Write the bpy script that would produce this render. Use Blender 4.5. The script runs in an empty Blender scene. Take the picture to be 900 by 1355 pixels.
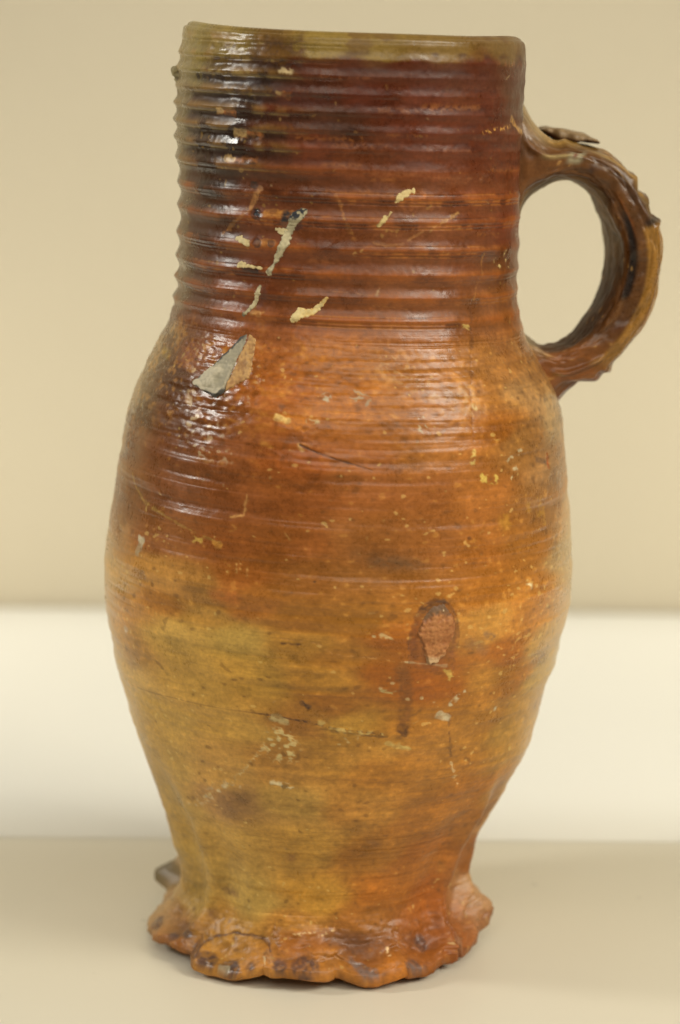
import bpy, math
import numpy as np
from mathutils import Matrix, Vector

S = bpy.context.scene
COL = S.collection
rng = np.random.default_rng(11)

# ------------------------------------------------------------------ camera
CAM_D, CAM_H = 0.80, 0.307            # metres from the jug's axis, metres above the table
PW, PH, F_PX = 900.0, 1355.0, 3146.0  # photograph size and focal length in its pixels
PITCH, ROLL = math.radians(11.14), math.radians(0.55)
cam_d = bpy.data.cameras.new('camera')
cam = bpy.data.objects.new('camera', cam_d)
COL.objects.link(cam)
S.camera = cam
_fw = Vector((0, math.cos(PITCH), -math.sin(PITCH)))
_rt = Vector((1, 0, 0))
_up = _rt.cross(_fw)
rt = _rt * math.cos(ROLL) + _up * math.sin(ROLL)
up = _up * math.cos(ROLL) - _rt * math.sin(ROLL)
CX = 0.0
cam.matrix_world = Matrix(((rt.x, up.x, -_fw.x, CX), (rt.y, up.y, -_fw.y, -CAM_D), (rt.z, up.z, -_fw.z, CAM_H), (0, 0, 0, 1)))
cam_d.sensor_fit = 'VERTICAL'
cam_d.sensor_height = 24.0
cam_d.sensor_width = 24.0 * PW / PH
cam_d.lens = F_PX / PH * 24.0
cam_d.clip_start, cam_d.clip_end = 0.02, 50
cam_d.dof.use_dof = True
cam_d.dof.focus_distance = 0.762
cam_d.dof.aperture_fstop = 4.2
RT, UP, FW = (np.array(v) for v in (rt, up, _fw))
EYE = np.array((CX, -CAM_D, CAM_H))

# ------------------------------------------------------------------ world, lamps, exposure
W = bpy.data.worlds.new('World')
S.world = W
W.use_nodes = True
bg = W.node_tree.nodes['Background']
bg.inputs[0].default_value = (1.0, 0.93, 0.81, 1)
bg.inputs[1].default_value = 0.15
S.view_settings.view_transform = 'Standard'
S.view_settings.look = 'None'
S.view_settings.exposure = 0.0
S.view_settings.gamma = 1.0


def area(name, loc, aim, sx, sy, power, colour, spread=180):
    d = bpy.data.lights.new(name, 'AREA')
    d.shape = 'RECTANGLE'
    d.size, d.size_y = sx, sy
    d.energy, d.color = power, colour
    d.spread = math.radians(spread)
    o = bpy.data.objects.new(name, d)
    COL.objects.link(o)
    o.location = loc
    o.rotation_euler = (Vector(aim) - Vector(loc)).to_track_quat('-Z', 'Y').to_euler()
    return o


WARM = (1.0, 0.94, 0.80)
area('ceiling_lamp', (0.10, -1.55, 1.45), (0, 0, 0.12), 2.0, 1.1, 21, WARM)
area('right_lamp', (1.42, -0.86, 1.30), (0, 0, 0.2), 0.76, 0.66, 30, WARM)
area('left_lamp', (-1.42, -0.10, 0.92), (0, 0, 0.2), 0.20, 0.34, 11, (1.0, 0.97, 0.88))
area('rear_table_fill', (0.02, 0.285, 0.50), (0.02, 0.29, 0), 1.4, 0.36, 0.52, (0.98, 1.0, 1.0), 14)  # unseen fill added to brighten the table behind the jug
area('wall_base_fill', (-0.75, 0.20, 0.07), (0.02, 0.478, 0.0), 0.10, 0.10, 0.42, WARM, 60)  # unseen low fill added at the left to lift the wall base
area('wall_base_fill', (0.79, 0.20, 0.07), (0.02, 0.478, 0.0), 0.10, 0.10, 0.42, WARM, 60)  # matching fill added at the right


# ------------------------------------------------------------------ helpers
def lin(c):
    c = np.asarray(c, float) / 255.0
    return np.where(c <= 0.04045, c / 12.92, ((c + 0.055) / 1.055) ** 2.4)


def sm(a, b, x):
    t = np.clip((x - a) / (b - a), 0, 1)
    return t * t * (3 - 2 * t)


def ray(px, py):
    d = FW + RT * ((px - PW / 2) / F_PX) + UP * ((PH / 2 - py) / F_PX)
    return d


def on_plane_y(px, py, y):
    d = ray(px, py)
    return EYE + d * ((y - EYE[1]) / d[1])


def project(P):
    q = P - EYE
    w = q @ FW
    return PW / 2 + F_PX * (q @ RT) / w, PH / 2 - F_PX * (q @ UP) / w


def spl(x, xp, fp):
    """monotone-ish cubic (Catmull-Rom) interpolation"""
    xp, fp = np.asarray(xp, float), np.asarray(fp, float)
    m = np.gradient(fp, xp)
    i = np.clip(np.searchsorted(xp, x) - 1, 0, len(xp) - 2)
    h = xp[i + 1] - xp[i]
    t = np.clip((x - xp[i]) / h, 0, 1)
    return ((2 * t**3 - 3 * t**2 + 1) * fp[i] + (t**3 - 2 * t**2 + t) * h * m[i]
            + (-2 * t**3 + 3 * t**2) * fp[i + 1] + (t**3 - t**2) * h * m[i + 1])


# ------------------------------------------------------------------ outline of the jug, as measured
LEFT = [(243, 38), (239, 60), (236.5, 82), (236, 100), (234.5, 120), (233, 138), (233.5, 166), (234, 199), (236.5, 226), (238, 260),
        (237, 297), (235, 332), (233.5, 363), (229.5, 394), (222, 422), (208, 450), (195, 475), (183, 500), (172, 530), (164, 565),
        (157, 600), (150, 650), (143, 700), (139, 740), (137.5, 770), (141, 810), (146, 838), (152, 870), (162, 910),
        (172, 945), (185, 985), (199, 1020), (209, 1050), (220, 1085), (229, 1110), (236, 1135), (239, 1150)]
RIGHT = [(693, 55), (696, 72), (696, 90), (694, 120), (692, 160), (690, 200), (688, 250), (686, 300), (686, 330), (684, 365), (684, 400),
         (690, 432), (702, 458), (716, 482), (730, 510), (739, 530), (746, 570), (748, 600), (752, 650), (755, 700), (757, 740),
         (757, 765), (752, 805), (745, 840), (736, 872), (725, 905), (713, 945), (703, 975), (690, 1005), (672, 1040), (655, 1070),
         (641, 1090), (631, 1108), (624, 1130), (616, 1150)]
SHEAR = 0.036
_ey = [30, 60, 100, 200, 300, 360, 394, 450, 500, 600, 700, 770, 840, 900, 950, 1000, 1090, 1150]
LEFT = [(x + np.interp(y, _ey, [0, -1.5, -2.2, -2.8, -3.8, -1.5, -1, 0, .8, -1, -1, 1.5, 2, 2.8, 2.3, 1.6, 1.2, 0]), y) for x, y in LEFT]
RIGHT = [(x + np.interp(y, _ey, [2, 2, 1.5, 3, 3.8, 3, 2, 2.5, 2.5, 2.8, 0, -1.5, -2, -1.5, -.5, -4, -4.5, -1]), y) for x, y in RIGHT]


def kshear(z):
    return sm(0.02, 0.07, z)


Lw = np.array([on_plane_y(x, y, -0.006) for x, y in LEFT])
Rw = np.array([on_plane_y(x, y, -0.006) for x, y in RIGHT])
Z_RIM = 0.5 * (Lw[0, 2] + Rw[0, 2])
Z_FOOT = 0.022
zz = np.linspace(Z_RIM, Z_FOOT, 400)
rr = np.full_like(zz, 0.06)
for _ in range(4):
    lx = spl(-(zz + SHEAR * rr * kshear(zz)), -Lw[:, 2], Lw[:, 0])
    rx = spl(-(zz - SHEAR * rr * kshear(zz)), -Rw[:, 2], Rw[:, 0])
    rr = (rx - lx) / 2
cc = (rx + lx) / 2
rr *= 0.9985
for _ in range(3):
    rr = np.convolve(np.pad(rr, 3, mode='edge'), np.ones(7) / 7, 'valid')
    cc = np.convolve(np.pad(cc, 3, mode='edge'), np.ones(7) / 7, 'valid')
# foot flange below the waist
r0, c0 = rr[-1], cc[-1]
FOOT_C = on_plane_y(424, 1226, -0.004)[0]
ft_z = np.array([Z_FOOT, 0.0175, 0.0135, 0.0098, 0.0068, 0.0042])
ft_r = np.array([r0, r0 + 0.0009, r0 + 0.0029, r0 + 0.0060, r0 + 0.0091, r0 + 0.0112])
prof_z = np.concatenate([zz, spl(-np.linspace(Z_FOOT, 0.0042, 40)[1:], -ft_z, ft_z)])
prof_r = np.concatenate([rr, spl(-np.linspace(Z_FOOT, 0.0042, 40)[1:], -ft_z, ft_r)])
prof_c = np.concatenate([cc, np.linspace(c0, FOOT_C, 40)[1:]])
Z_EDGE = prof_z[-1]
# underside of the foot
ue = 14
ang = np.linspace(0, math.pi * 0.5, ue + 1)[1:]
prof_z = np.concatenate([prof_z, Z_EDGE - 0.0036 * np.sin(ang) + 0.0004 * np.linspace(0, 1, ue), np.full(6, 0.0012)])
prof_r = np.concatenate([prof_r, prof_r[-1] + 0.0012 * np.sin(2 * ang) - 0.004 * (1 - np.cos(ang)), prof_r[-1] - np.linspace(0.008, 0.055, 6)])
prof_c = np.concatenate([prof_c, np.full(ue + 6, FOOT_C)])
sP = np.concatenate([[0], np.cumsum(np.hypot(np.diff(prof_r), np.diff(prof_z)))])
S_END = sP[-1]
N_OUT = 439 - 1
S_EDGE = sP[438]


def lathe_r(z):
    return np.interp(-z, -prof_z[:439], prof_r[:439])


def lathe_c(z):
    return np.interp(-z, -prof_z[:439], prof_c[:439])


def at(px, py):
    """(azimuth, distance along the profile) of the surface point seen there"""
    d = ray(px, py)
    t = np.linspace(0.66, 0.86, 3000)
    P = EYE + np.outer(t, d)
    z = np.clip(P[:, 2], 0.004, Z_RIM)
    for _ in range(2):
        cx = lathe_c(z)
        z = np.clip(P[:, 2] + SHEAR * (P[:, 0] - cx) * kshear(z), 0.004, Z_RIM)
    f = np.hypot(P[:, 0] - lathe_c(z), P[:, 1]) - lathe_r(z)
    neg = np.nonzero(f < 0)[0]
    i = neg[0] if len(neg) else int(np.argmin(f))
    th = math.atan2(P[i, 0] - lathe_c(z[i]), -P[i, 1])
    return th, float(np.interp(-z[i], -prof_z[:439], sP[:439]))


# ------------------------------------------------------------------ grid of the jug's outside
NF, NB = 720, 200
TH = np.concatenate([np.linspace(-1.85, 1.85, NF), np.linspace(1.85, 2 * math.pi - 1.85, NB + 2)[1:-1]])
NC = len(TH)
S_NK = 0.112
SV = np.concatenate([np.linspace(0, S_NK, 560), np.linspace(S_NK, S_EDGE, 760)[1:], np.linspace(S_EDGE, S_END, 26)[1:]])
NR = len(SV)
RB = 0.065
THn = np.where(TH > math.pi, TH - 2 * math.pi, TH)


def bw(x, n, periodic):
    """cubic B-spline weight matrix len(x) * n lattice points"""
    M = np.zeros((len(x), n), np.float32)
    i = np.floor(x).astype(int)
    f = x - i
    w = [(1 - f)**3 / 6, (3 * f**3 - 6 * f**2 + 4) / 6, (-3 * f**3 + 3 * f**2 + 3 * f + 1) / 6, f**3 / 6]
    r = np.arange(len(x))
    for k in range(4):
        j = i + k - 1
        j = j % n if periodic else np.clip(j, 0, n - 1)
        np.add.at(M, (r, j), w[k])
    return M


def noise(su, ss, seed):
    """smooth random field on the grid, cell sizes su (round the jug) and ss (down it) in metres"""
    g = np.random.default_rng(seed)
    nu = max(4, int(round(2 * math.pi * RB / su)))
    ns = int(S_END / ss) + 5
    A = bw(SV / ss + 1.5, ns, False)
    B = bw((TH % (2 * math.pi)) / (2 * math.pi) * nu, nu, True)
    R = g.standard_normal((ns, nu)).astype(np.float32)
    return (A @ R @ B.T) * 2.1


def fbm(su, ss, seed, octs=3, gain=0.55):
    out, a, n = 0, 1.0, 0
    for k in range(octs):
        out = out + a * noise(su / 2**k, ss / 2**k, seed + 31 * k)
        n += a * a
        a *= gain
    return out / math.sqrt(n)


TT, SS = np.meshgrid(THn.astype(np.float32), SV.astype(np.float32))
Hh = np.zeros((NR, NC), np.float32)          # relief in metres
nFine = noise(0.0011, 0.0009, 1)
nHair = noise(0.0007, 0.0006, 17)
nMed = fbm(0.006, 0.004, 2, 3)
nBig = fbm(0.035, 0.025, 3, 3)
nStreak = fbm(0.045, 0.0016, 4, 3, 0.7)
nStreakW = fbm(0.09, 0.007, 5, 3, 0.6)


def s_of(py, px=455):
    return at(px, py)[1]


sY = {y: s_of(y) for y in (60, 76, 240, 265, 440, 452, 600, 640, 700, 850, 1050, 1110, 1180, 1230)}

# --- rim and ribs of the neck
RIDGE_PX = [56, 79, 101, 125, 149, 173, 197, 224, 260, 292, 330, 364, 394, 425, 449]
RID = np.array([s_of(y) for y in RIDGE_PX])
wob = noise(0.05, 0.03, 8) * 0.00030 + noise(0.012, 0.01, 9) * 0.00008
s2 = SS + wob
k = np.clip(np.searchsorted(RID, s2) - 1, 0, len(RID) - 2)
gap = RID[k + 1] - RID[k]
tt = np.clip((s2 - RID[k]) / gap, 0, 1)
amp_k = np.array([0.40, 0.5, 0.6, 0.65, 0.7, 0.7, 0.7, 0.65, 0.7, 0.85, 0.9, 0.95, 0.9, 0.75, 0.25]) * 0.001
leftness = sm(0.15, -0.75, TT)
upper = sm(sY[265], sY[240] - 0.01, SS)
amp = (amp_k[k] * (1 - tt) + amp_k[k + 1] * tt) * (1 - 0.40 * upper * (1 - leftness)) * (1 + 0.55 * sm(-0.5, -1.3, TT) + 0.12 * noise(0.03, 0.006, 90)) * (1 - 0.45 * sm(0.8, 1.4, TT))
ribbed = ((s2 > RID[0]) & (s2 < RID[-1])).astype(np.float32)
ribbed = ribbed * sm(RID[0] - 0.001, RID[0] + 0.002, s2) * sm(RID[-1] + 0.0005, RID[-1] - 0.003, s2)
scal = 0.45 * np.abs(2 * tt - 1) ** 2.0 + 0.55 * (0.5 + 0.5 * np.cos(2 * np.pi * tt))
Hh += ribbed * amp * (scal - 0.45)
ridge = np.zeros_like(Hh)                    # 1 on the crest of a rib
lines = np.zeros_like(Hh)
for q, (s_, py) in enumerate(zip(RID, RIDGE_PX)):
    d = s2 - s_
    ridge = np.maximum(ridge, np.exp(-(d / 0.0013)**2))
    if py > 240:
        for off, dep, wd in ((0.0010, 0.00016, 0.00034), (0.0021, 0.00016, 0.0003), (-0.0012, 0.00006, 0.0002)):
            g = np.exp(-((d - off) / wd)**2) * (0.6 + 0.5 * np.clip(noise(0.03, 0.05, 40 + q), -1, 1.2))
            lines = np.maximum(lines, g)
            Hh -= dep * g
    else:
        g = np.exp(-((d - 0.0013) / 0.0003)**2) * sm(0.25, -0.5, TT + 0.12 * nMed)
        lines = np.maximum(lines, g * 0.8)
        Hh -= 0.00022 * g
Hh += upper * leftness * (0.00005 * noise(0.0032, 0.0012, 95) + 0.00003 * noise(0.0016, 0.001, 96))
# rounded lip
Hh -= 0.0012 * (1 - np.sqrt(np.clip(1 - (1 - np.clip(SS / 0.0015, 0, 1))**2, 0, 1)))

# --- body: throwing rings, striations, orange peel, dents
body = sm(sY[440], sY[452] + 0.004, SS)
waist = sm(sY[1050] - 0.01, sY[1110] + 0.004, SS) * sm(sY[1230] + 0.01, sY[1180], SS)
Hh += body * (0.00022 * nStreakW + 0.00005 * nStreak)
Hh += 0.00035 * nBig * sm(sY[76], sY[240], SS)
peel = sm(sY[440], sY[452] + 0.006, SS + 0.003 * nMed) * sm(sY[640] + 0.004, sY[600] - 0.012, SS + 0.006 * nMed)
peel = peel * (0.48 + 0.75 * leftness)
nPeel = noise(0.0034, 0.0011, 12) + 0.75 * noise(0.0013, 0.0008, 13)
Hh += peel * 0.000060 * nPeel
Hh += (1 - peel) * 0.000016 * (nFine + noise(0.004, 0.0011, 14))
# rings seen on the left side of the belly
for py, px in ((605, 220), (640, 220), (672, 215), (745, 160), (800, 170), (862, 190), (905, 190)):
    th, s_ = at(px, py)
    Hh += 0.00022 * np.exp(-((SS - s_ + 0.002 * nBig * 0.3) / 0.0032)**2) * sm(0.5, -0.6, TT) * body
for py, px in ((605, 240), (640, 250), (670, 250)):
    th, s_ = at(px, py)
    d = SS - s_ + 0.0004 * nBig
    Hh += 0.00007 * np.where(d > 0, np.exp(-(d / 0.0022)**2), np.exp(-(d / 0.0002)**2)) * sm(0.1, -0.35, TT)
# vertical ridges and hollows where the waist was squeezed
for th_d, a_, wd in ((-47, 1.7, 5), (-58, -1.8, 8), (-37, -1.1, 6), (-26, 0.5, 6), (54, 2.4, 4.0), (66, -2.4, 8), (43, -1.4, 7), (-10, 0.35, 9), (18, 0.3, 8), (80, 0.8, 8),
                     (-78, 0.6, 8), (120, 1, 9), (150, -1, 9), (-120, 1, 8), (-150, -1, 9)):
    w_ = sm(sY[1050] - 0.008 + 0.004 * (a_ < 0), sY[1110] + 0.012, SS) * sm(S_EDGE, S_EDGE - 0.012, SS)
    dth = np.degrees(TT) - th_d + 2.0 * nBig
    Hh += a_ * 0.001 * np.exp(-(dth / wd)**2) * w_

# --- pie-crust foot
BND = np.radians([-212, -186, -160, -138, -116, -92, -45, -17, 5, 28, 52, 79, 104, 126, 148])
kk = np.clip(np.searchsorted(BND, TT) - 1, 0, len(BND) - 2)
lt = (TT - BND[kk]) / (BND[kk + 1] - BND[kk])
lt = np.clip(lt + 0.04 * noise(0.012, 0.02, 21), 0, 1)
lobe = np.sin(np.pi * lt) ** 0.9
lobe_amp = np.array([1.2, 1.4, 1.2, 1.6, 1.3, 1.25, 0.7, 0.6, 0.5, 0.3, -0.5, -0.8, -0.8, 1.0])[kk]
cr_amp = np.interp(np.degrees(TT), [-212, -186, -160, -138, -116, -92, -45, -17, 5, 28, 52, 79, 104, 126, 148], [1, 1, 1, 1, 1, .7, .8, .2, .2, .15, 0, 0, 0, .4, 1])
ftm = sm(sY[1180] + 0.003, S_EDGE - 0.001, SS)
ftw = sm(sY[1110] + 0.004, S_EDGE - 0.001, SS)
under = sm(S_EDGE + 0.004, S_END - 0.03, SS)
foot_out = ftm * (1 - under) * ((lobe - 0.62) * 0.0034 * lobe_amp + 0.0007 * nMed + 0.0008 * nBig)
foot_out = foot_out + ftm * np.interp(np.degrees(TT), [-180, -130, -100, -84, -62, -30, 0, 30, 60, 80, 95, 120, 180], [-.004, -.007, -.007, -.003, 0.0004, .0012, .0004, 0, -.002, -.0042, -.0075, -.006, -.004])
press = np.exp(-((SS - (S_EDGE - 0.0058)) / 0.0032)**2) * np.exp(-((lt - 0.5) / 0.24)**2)
Hh -= 0.0016 * press * (lobe_amp > 0.2) * (0.7 + 0.5 * nBig)
crease = np.exp(-(np.minimum(lt, 1 - lt) / 0.09)**2) * sm(sY[1180] + 0.010, S_EDGE - 0.002, SS) * (1 - under)
Hh -= 0.0011 * crease * cr_amp
# sharp folds pulled out on the right
for th_d, wd, a_ in ((50, 2.6, 0.0030), (78, 4.0, 0.0034), (104, 5, 0.000), (27, 4, 0.0006)):
    foot_out = foot_out + a_ * np.exp(-((np.degrees(TT) - th_d + 1.5 * nBig) / wd)**2) * ftw * (1 - under)
# the print of a thumb, stepped in from the edge
dth = (np.degrees(TT) + 30) / 15.5
dss = (SS - (S_EDGE - 0.0012)) / 0.0125
rr_ = np.sqrt(dth**2 + np.minimum(dss, 0)**2)
Hh -= 0.00012 * sm(1.02, 0.94, rr_ + 0.02 * nMed) * (dss < 0.5) * (1 - under)
lump = noise(0.016, 0.02, 24)
gap_lift = sum(a_ * np.exp(-((np.degrees(TT) - th_d) / wd)**2) for th_d, wd, a_ in ((-56, 7, 0.0026), (-6, 13, 0.0024), (24, 6, 0.0016), (45, 5, 0.0012)))
foot_lift = ftm * (1 - under * 0.6) * (gap_lift + 0.0004 + 0.0022 * np.clip(0.8 - lobe, 0, 1) * np.abs(lobe_amp) + 0.0013 * np.abs(noise(0.020, 0.3, 23)))
Hh += 0.00035 * lump * ftw
for th_d, wd, up_, out_ in ((-112, 4.2, 0.0012, 0.0112), (116, 6, 0.0040, 0.0020), (82, 7, 0.0022, 0)):
    g = np.exp(-((np.degrees(TT) - th_d) / wd)**2) * ftm * (1 - under)
    foot_lift = foot_lift + up_ * g
    foot_out = foot_out + out_ * g

# ------------------------------------------------------------------ colour of the glaze: measured samples, spread over the surface
SAMPLES = [
    (255, 52, (152, 136, 82)), (300, 60, (145, 125, 74)), (360, 68, (112, 82, 48)), (420, 62, (150, 128, 74)), (500, 62, (150, 128, 72)),
    (600, 66, (140, 112, 66)), (670, 66, (122, 96, 62)), (252, 88, (150, 132, 74)), (300, 88, (110, 84, 48)), (350, 86, (66, 40, 25)),
    (250, 105, (146, 132, 80)), (290, 105, (96, 74, 42)), (330, 104, (52, 34, 26)), (250, 130, (86, 56, 34)), (290, 132, (50, 33, 25)), (330, 132, (62, 40, 28)),
    (400, 84, (88, 42, 22)), (450, 90, (84, 38, 20)), (540, 90, (98, 46, 22)), (640, 92, (104, 50, 24)), (690, 92, (92, 54, 34)),
    (400, 125, (92, 42, 24)), (480, 122, (98, 44, 22)), (560, 125, (106, 50, 26)), (650, 128, (98, 46, 24)), (370, 145, (94, 46, 26)),
    (440, 168, (84, 48, 30)), (260, 180, (70, 46, 30)), (300, 195, (56, 36, 26)), (350, 195, (88, 48, 28)), (420, 195, (112, 56, 30)), (540, 170, (112, 54, 28)),
    (640, 175, (104, 50, 24)), (480, 210, (118, 64, 36)), (560, 215, (116, 60, 34)), (660, 215, (114, 58, 32)), (250, 220, (74, 50, 34)), (290, 232, (50, 34, 26)),
    (340, 235, (92, 50, 30)), (420, 240, (108, 58, 34)), (540, 250, (120, 66, 34)), (640, 270, (122, 64, 34)), (675, 300, (118, 58, 38)),
    (250, 280, (70, 46, 32)), (285, 270, (62, 40, 28)), (340, 270, (104, 54, 30)), (420, 300, (116, 62, 34)), (520, 300, (118, 66, 34)), (600, 330, (118, 64, 32)),
    (250, 340, (74, 46, 30)), (290, 330, (86, 48, 30)), (350, 340, (118, 62, 36)), (450, 345, (122, 66, 34)), (560, 360, (124, 70, 36)), (660, 350, (112, 66, 36)),
    (260, 390, (84, 52, 34)), (320, 390, (118, 64, 36)), (420, 390, (128, 72, 38)), (540, 400, (130, 76, 40)), (650, 400, (130, 80, 42)),
    (260, 425, (104, 60, 34)), (360, 430, (132, 74, 38)), (520, 435, (138, 82, 40)), (660, 440, (136, 84, 44)),
    (225, 450, (96, 58, 26)), (270, 470, (122, 66, 34)), (340, 470, (142, 78, 34)), (430, 470, (150, 86, 32)), (540, 480, (148, 88, 36)), (650, 480, (146, 92, 44)),
    (200, 490, (88, 52, 22)), (235, 500, (78, 42, 18)), (190, 540, (84, 50, 24)), (230, 545, (92, 50, 22)), (280, 540, (122, 66, 30)), (360, 520, (146, 78, 30)),
    (450, 530, (150, 84, 30)), (540, 545, (146, 84, 32)), (630, 520, (148, 90, 36)), (700, 530, (140, 96, 56)), (730, 560, (140, 104, 68)), (690, 590, (136, 88, 44)),
    (175, 590, (104, 62, 32)), (230, 595, (106, 58, 30)), (300, 600, (126, 68, 34)), (400, 610, (136, 70, 30)), (480, 605, (138, 76, 34)), (580, 600, (142, 84, 36)),
    (650, 580, (150, 86, 30)), (735, 620, (136, 92, 54)), (165, 640, (116, 72, 38)), (230, 650, (114, 64, 34)), (300, 660, (122, 66, 32)), (380, 660, (130, 70, 32)),
    (480, 640, (132, 74, 36)), (560, 650, (134, 76, 36)), (640, 660, (142, 82, 34)), (735, 680, (132, 84, 42)), (155, 700, (128, 84, 46)), (220, 700, (124, 72, 36)),
    (300, 710, (126, 68, 30)), (400, 710, (128, 70, 30)), (480, 720, (130, 76, 36)), (560, 720, (134, 78, 36)), (640, 730, (142, 82, 32)), (700, 720, (138, 84, 34)), (745, 740, (132, 96, 58)),
    (155, 760, (146, 104, 58)), (210, 750, (146, 98, 48)), (260, 770, (142, 94, 46)), (320, 765, (132, 72, 28)), (400, 770, (126, 74, 32)), (480, 770, (126, 76, 34)), (560, 770, (132, 78, 32)),
    (640, 780, (140, 82, 30)), (700, 790, (138, 84, 34)), (160, 810, (140, 94, 50)), (210, 800, (132, 82, 34)), (270, 815, (152, 106, 50)), (330, 800, (142, 84, 36)), (400, 820, (130, 80, 32)),
    (480, 820, (132, 82, 32)), (520, 840, (138, 76, 26)), (640, 830, (142, 94, 42)), (670, 850, (138, 78, 28)), (720, 840, (140, 102, 56)),
    (180, 860, (134, 92, 46)), (250, 850, (158, 118, 60)), (330, 850, (160, 122, 62)), (400, 850, (148, 100, 42)), (460, 870, (144, 92, 38)), (530, 890, (136, 74, 24)), (570, 905, (140, 76, 22)),
    (640, 890, (142, 92, 38)), (680, 900, (138, 84, 32)), (715, 890, (142, 106, 56)), (190, 900, (148, 112, 66)), (260, 890, (156, 114, 54)), (340, 900, (154, 110, 48)), (440, 900, (150, 100, 40)),
    (450, 925, (138, 84, 34)), (220, 950, (152, 114, 58)), (300, 960, (154, 112, 54)), (400, 955, (146, 92, 40)), (470, 950, (152, 106, 44)), (560, 950, (148, 92, 34)), (630, 960, (144, 92, 36)), (680, 960, (140, 98, 44)),
    (230, 1010, (144, 108, 58)), (300, 1020, (146, 104, 54)), (380, 1010, (146, 98, 46)), (460, 1010, (148, 100, 44)), (540, 1030, (146, 92, 36)), (620, 1040, (140, 84, 32)),
    (240, 1070, (142, 108, 60)), (310, 1055, (132, 92, 54)), (380, 1060, (148, 108, 54)), (470, 1070, (146, 96, 42)), (560, 1080, (142, 86, 34)), (620, 1090, (130, 78, 32)),
    (250, 1120, (146, 108, 50)), (310, 1130, (146, 108, 54)), (400, 1130, (150, 106, 48)), (480, 1140, (144, 90, 36)), (560, 1140, (138, 78, 28)), (605, 1140, (128, 72, 30)),
    (260, 1180, (144, 106, 50)), (330, 1190, (150, 112, 56)), (420, 1190, (154, 104, 40)), (500, 1190, (144, 80, 26)), (570, 1190, (136, 70, 24)),
    (240, 1220, (138, 88, 40)), (300, 1225, (146, 98, 42)), (390, 1225, (148, 94, 38)), (480, 1230, (140, 82, 32)), (560, 1230, (132, 70, 28)), (630, 1220, (134, 70, 26)),
    (225, 1255, (140, 82, 32)), (310, 1262, (154, 102, 44)), (400, 1262, (144, 82, 32)), (480, 1260, (126, 72, 34)), (560, 1260, (140, 76, 28)), (600, 1265, (138, 72, 26)),
    (330, 1292, (160, 102, 42)), (430, 1302, (160, 98, 38)), (520, 1300, (156, 90, 30)), (590, 1280, (146, 80, 28)),
]
pts = np.array([at(x, y) for x, y, _ in SAMPLES])
cols = np.array([lin(c) for _, _, c in SAMPLES])
uw = TT * RB + 0.0022 * fbm(0.018, 0.010, 60, 3)
sw = SS + 0.0016 * fbm(0.03, 0.008, 61, 3)
num = np.zeros((NR, NC, 3), np.float32)
den = np.zeros((NR, NC), np.float32)
for (th, s_), c in zip(pts, cols):
    d2 = (uw - th * RB)**2 + (1.7 * (sw - s_))**2 + 6e-6
    w_ = (1 / d2)**2.2 * 1e-10
    den += w_
    num += w_[..., None] * c.astype(np.float32)
C = num / den[..., None]
del num, den
GL = np.full((NR, NC), 0.31, np.float32)      # roughness


def tint(mask, rgb, a=1.0):
    global C
    m = np.clip(mask * a, 0, 1)[..., None]
    C = C * (1 - m) + lin(rgb).astype(np.float32) * m


# mottling and streaks of the glaze itself
C *= np.clip(1 + 0.055 * nStreak * (1 - 0.8 * sm(sY[850] - 0.02, sY[1050], SS)) + 0.07 * nMed + 0.06 * nBig + 0.05 * nFine, 0.4, 1.7)[..., None]
C *= np.clip(1 + (0.05 - 0.025 * sm(sY[850] - 0.02, sY[1050], SS))[..., None] * nStreakW[..., None] * np.array([0.8, 1.0, 1.1], np.float32), 0.5, 1.6)
neckm = sm(sY[452], sY[440] - 0.003, SS)
lower = neckm * (1 - upper)
tint(lower * ridge * (0.55 + 0.3 * nMed), (164, 92, 32), 0.7)
tint(lower * sm(0.35, 0.0, np.abs(tt - 0.5)) * ribbed, (104, 66, 48), 0.35)
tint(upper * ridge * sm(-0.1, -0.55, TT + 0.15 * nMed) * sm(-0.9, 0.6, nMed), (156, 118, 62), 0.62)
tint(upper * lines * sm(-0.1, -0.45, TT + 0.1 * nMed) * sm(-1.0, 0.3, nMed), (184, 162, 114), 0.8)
tint(lower * lines * sm(-0.3, 0.9, nMed + 0.5 * nFine), (176, 116, 54), 0.45)
tint(lower * lines * sm(0.2, -1.0, nMed), (66, 34, 18), 0.6)
olive = sm(sY[76] - 0.0002, sY[76] - 0.0022, SS + 0.0006 * nMed) * sm(-0.30, -0.10, TT + 0.04 * nMed)
offband = sm(sY[76] - 0.0004, sY[76] + 0.0012, SS + 0.0004 * nMed) * sm(sY[76] + 0.010, sY[76] + 0.005, SS) * sm(-0.33, -0.2, TT + 0.04 * nMed)
tint(offband, (92, 46, 24), 0.85)
tint(olive * (1 - 0.55 * sm(0.35, 0.95, TT)), (144, 122, 70), 0.65)
tint(olive * sm(0.4, 1.4, nMed + 0.5 * nStreak), (112, 82, 50), 0.6)
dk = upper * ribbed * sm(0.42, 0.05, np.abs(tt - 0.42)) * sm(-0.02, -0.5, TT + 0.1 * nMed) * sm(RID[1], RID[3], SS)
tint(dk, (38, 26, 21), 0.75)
tint(upper * ribbed * sm(0.3, 0.0, np.abs(tt - 0.62)) * sm(-0.4, 1.2, nMed), (62, 27, 16), 0.5)
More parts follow.
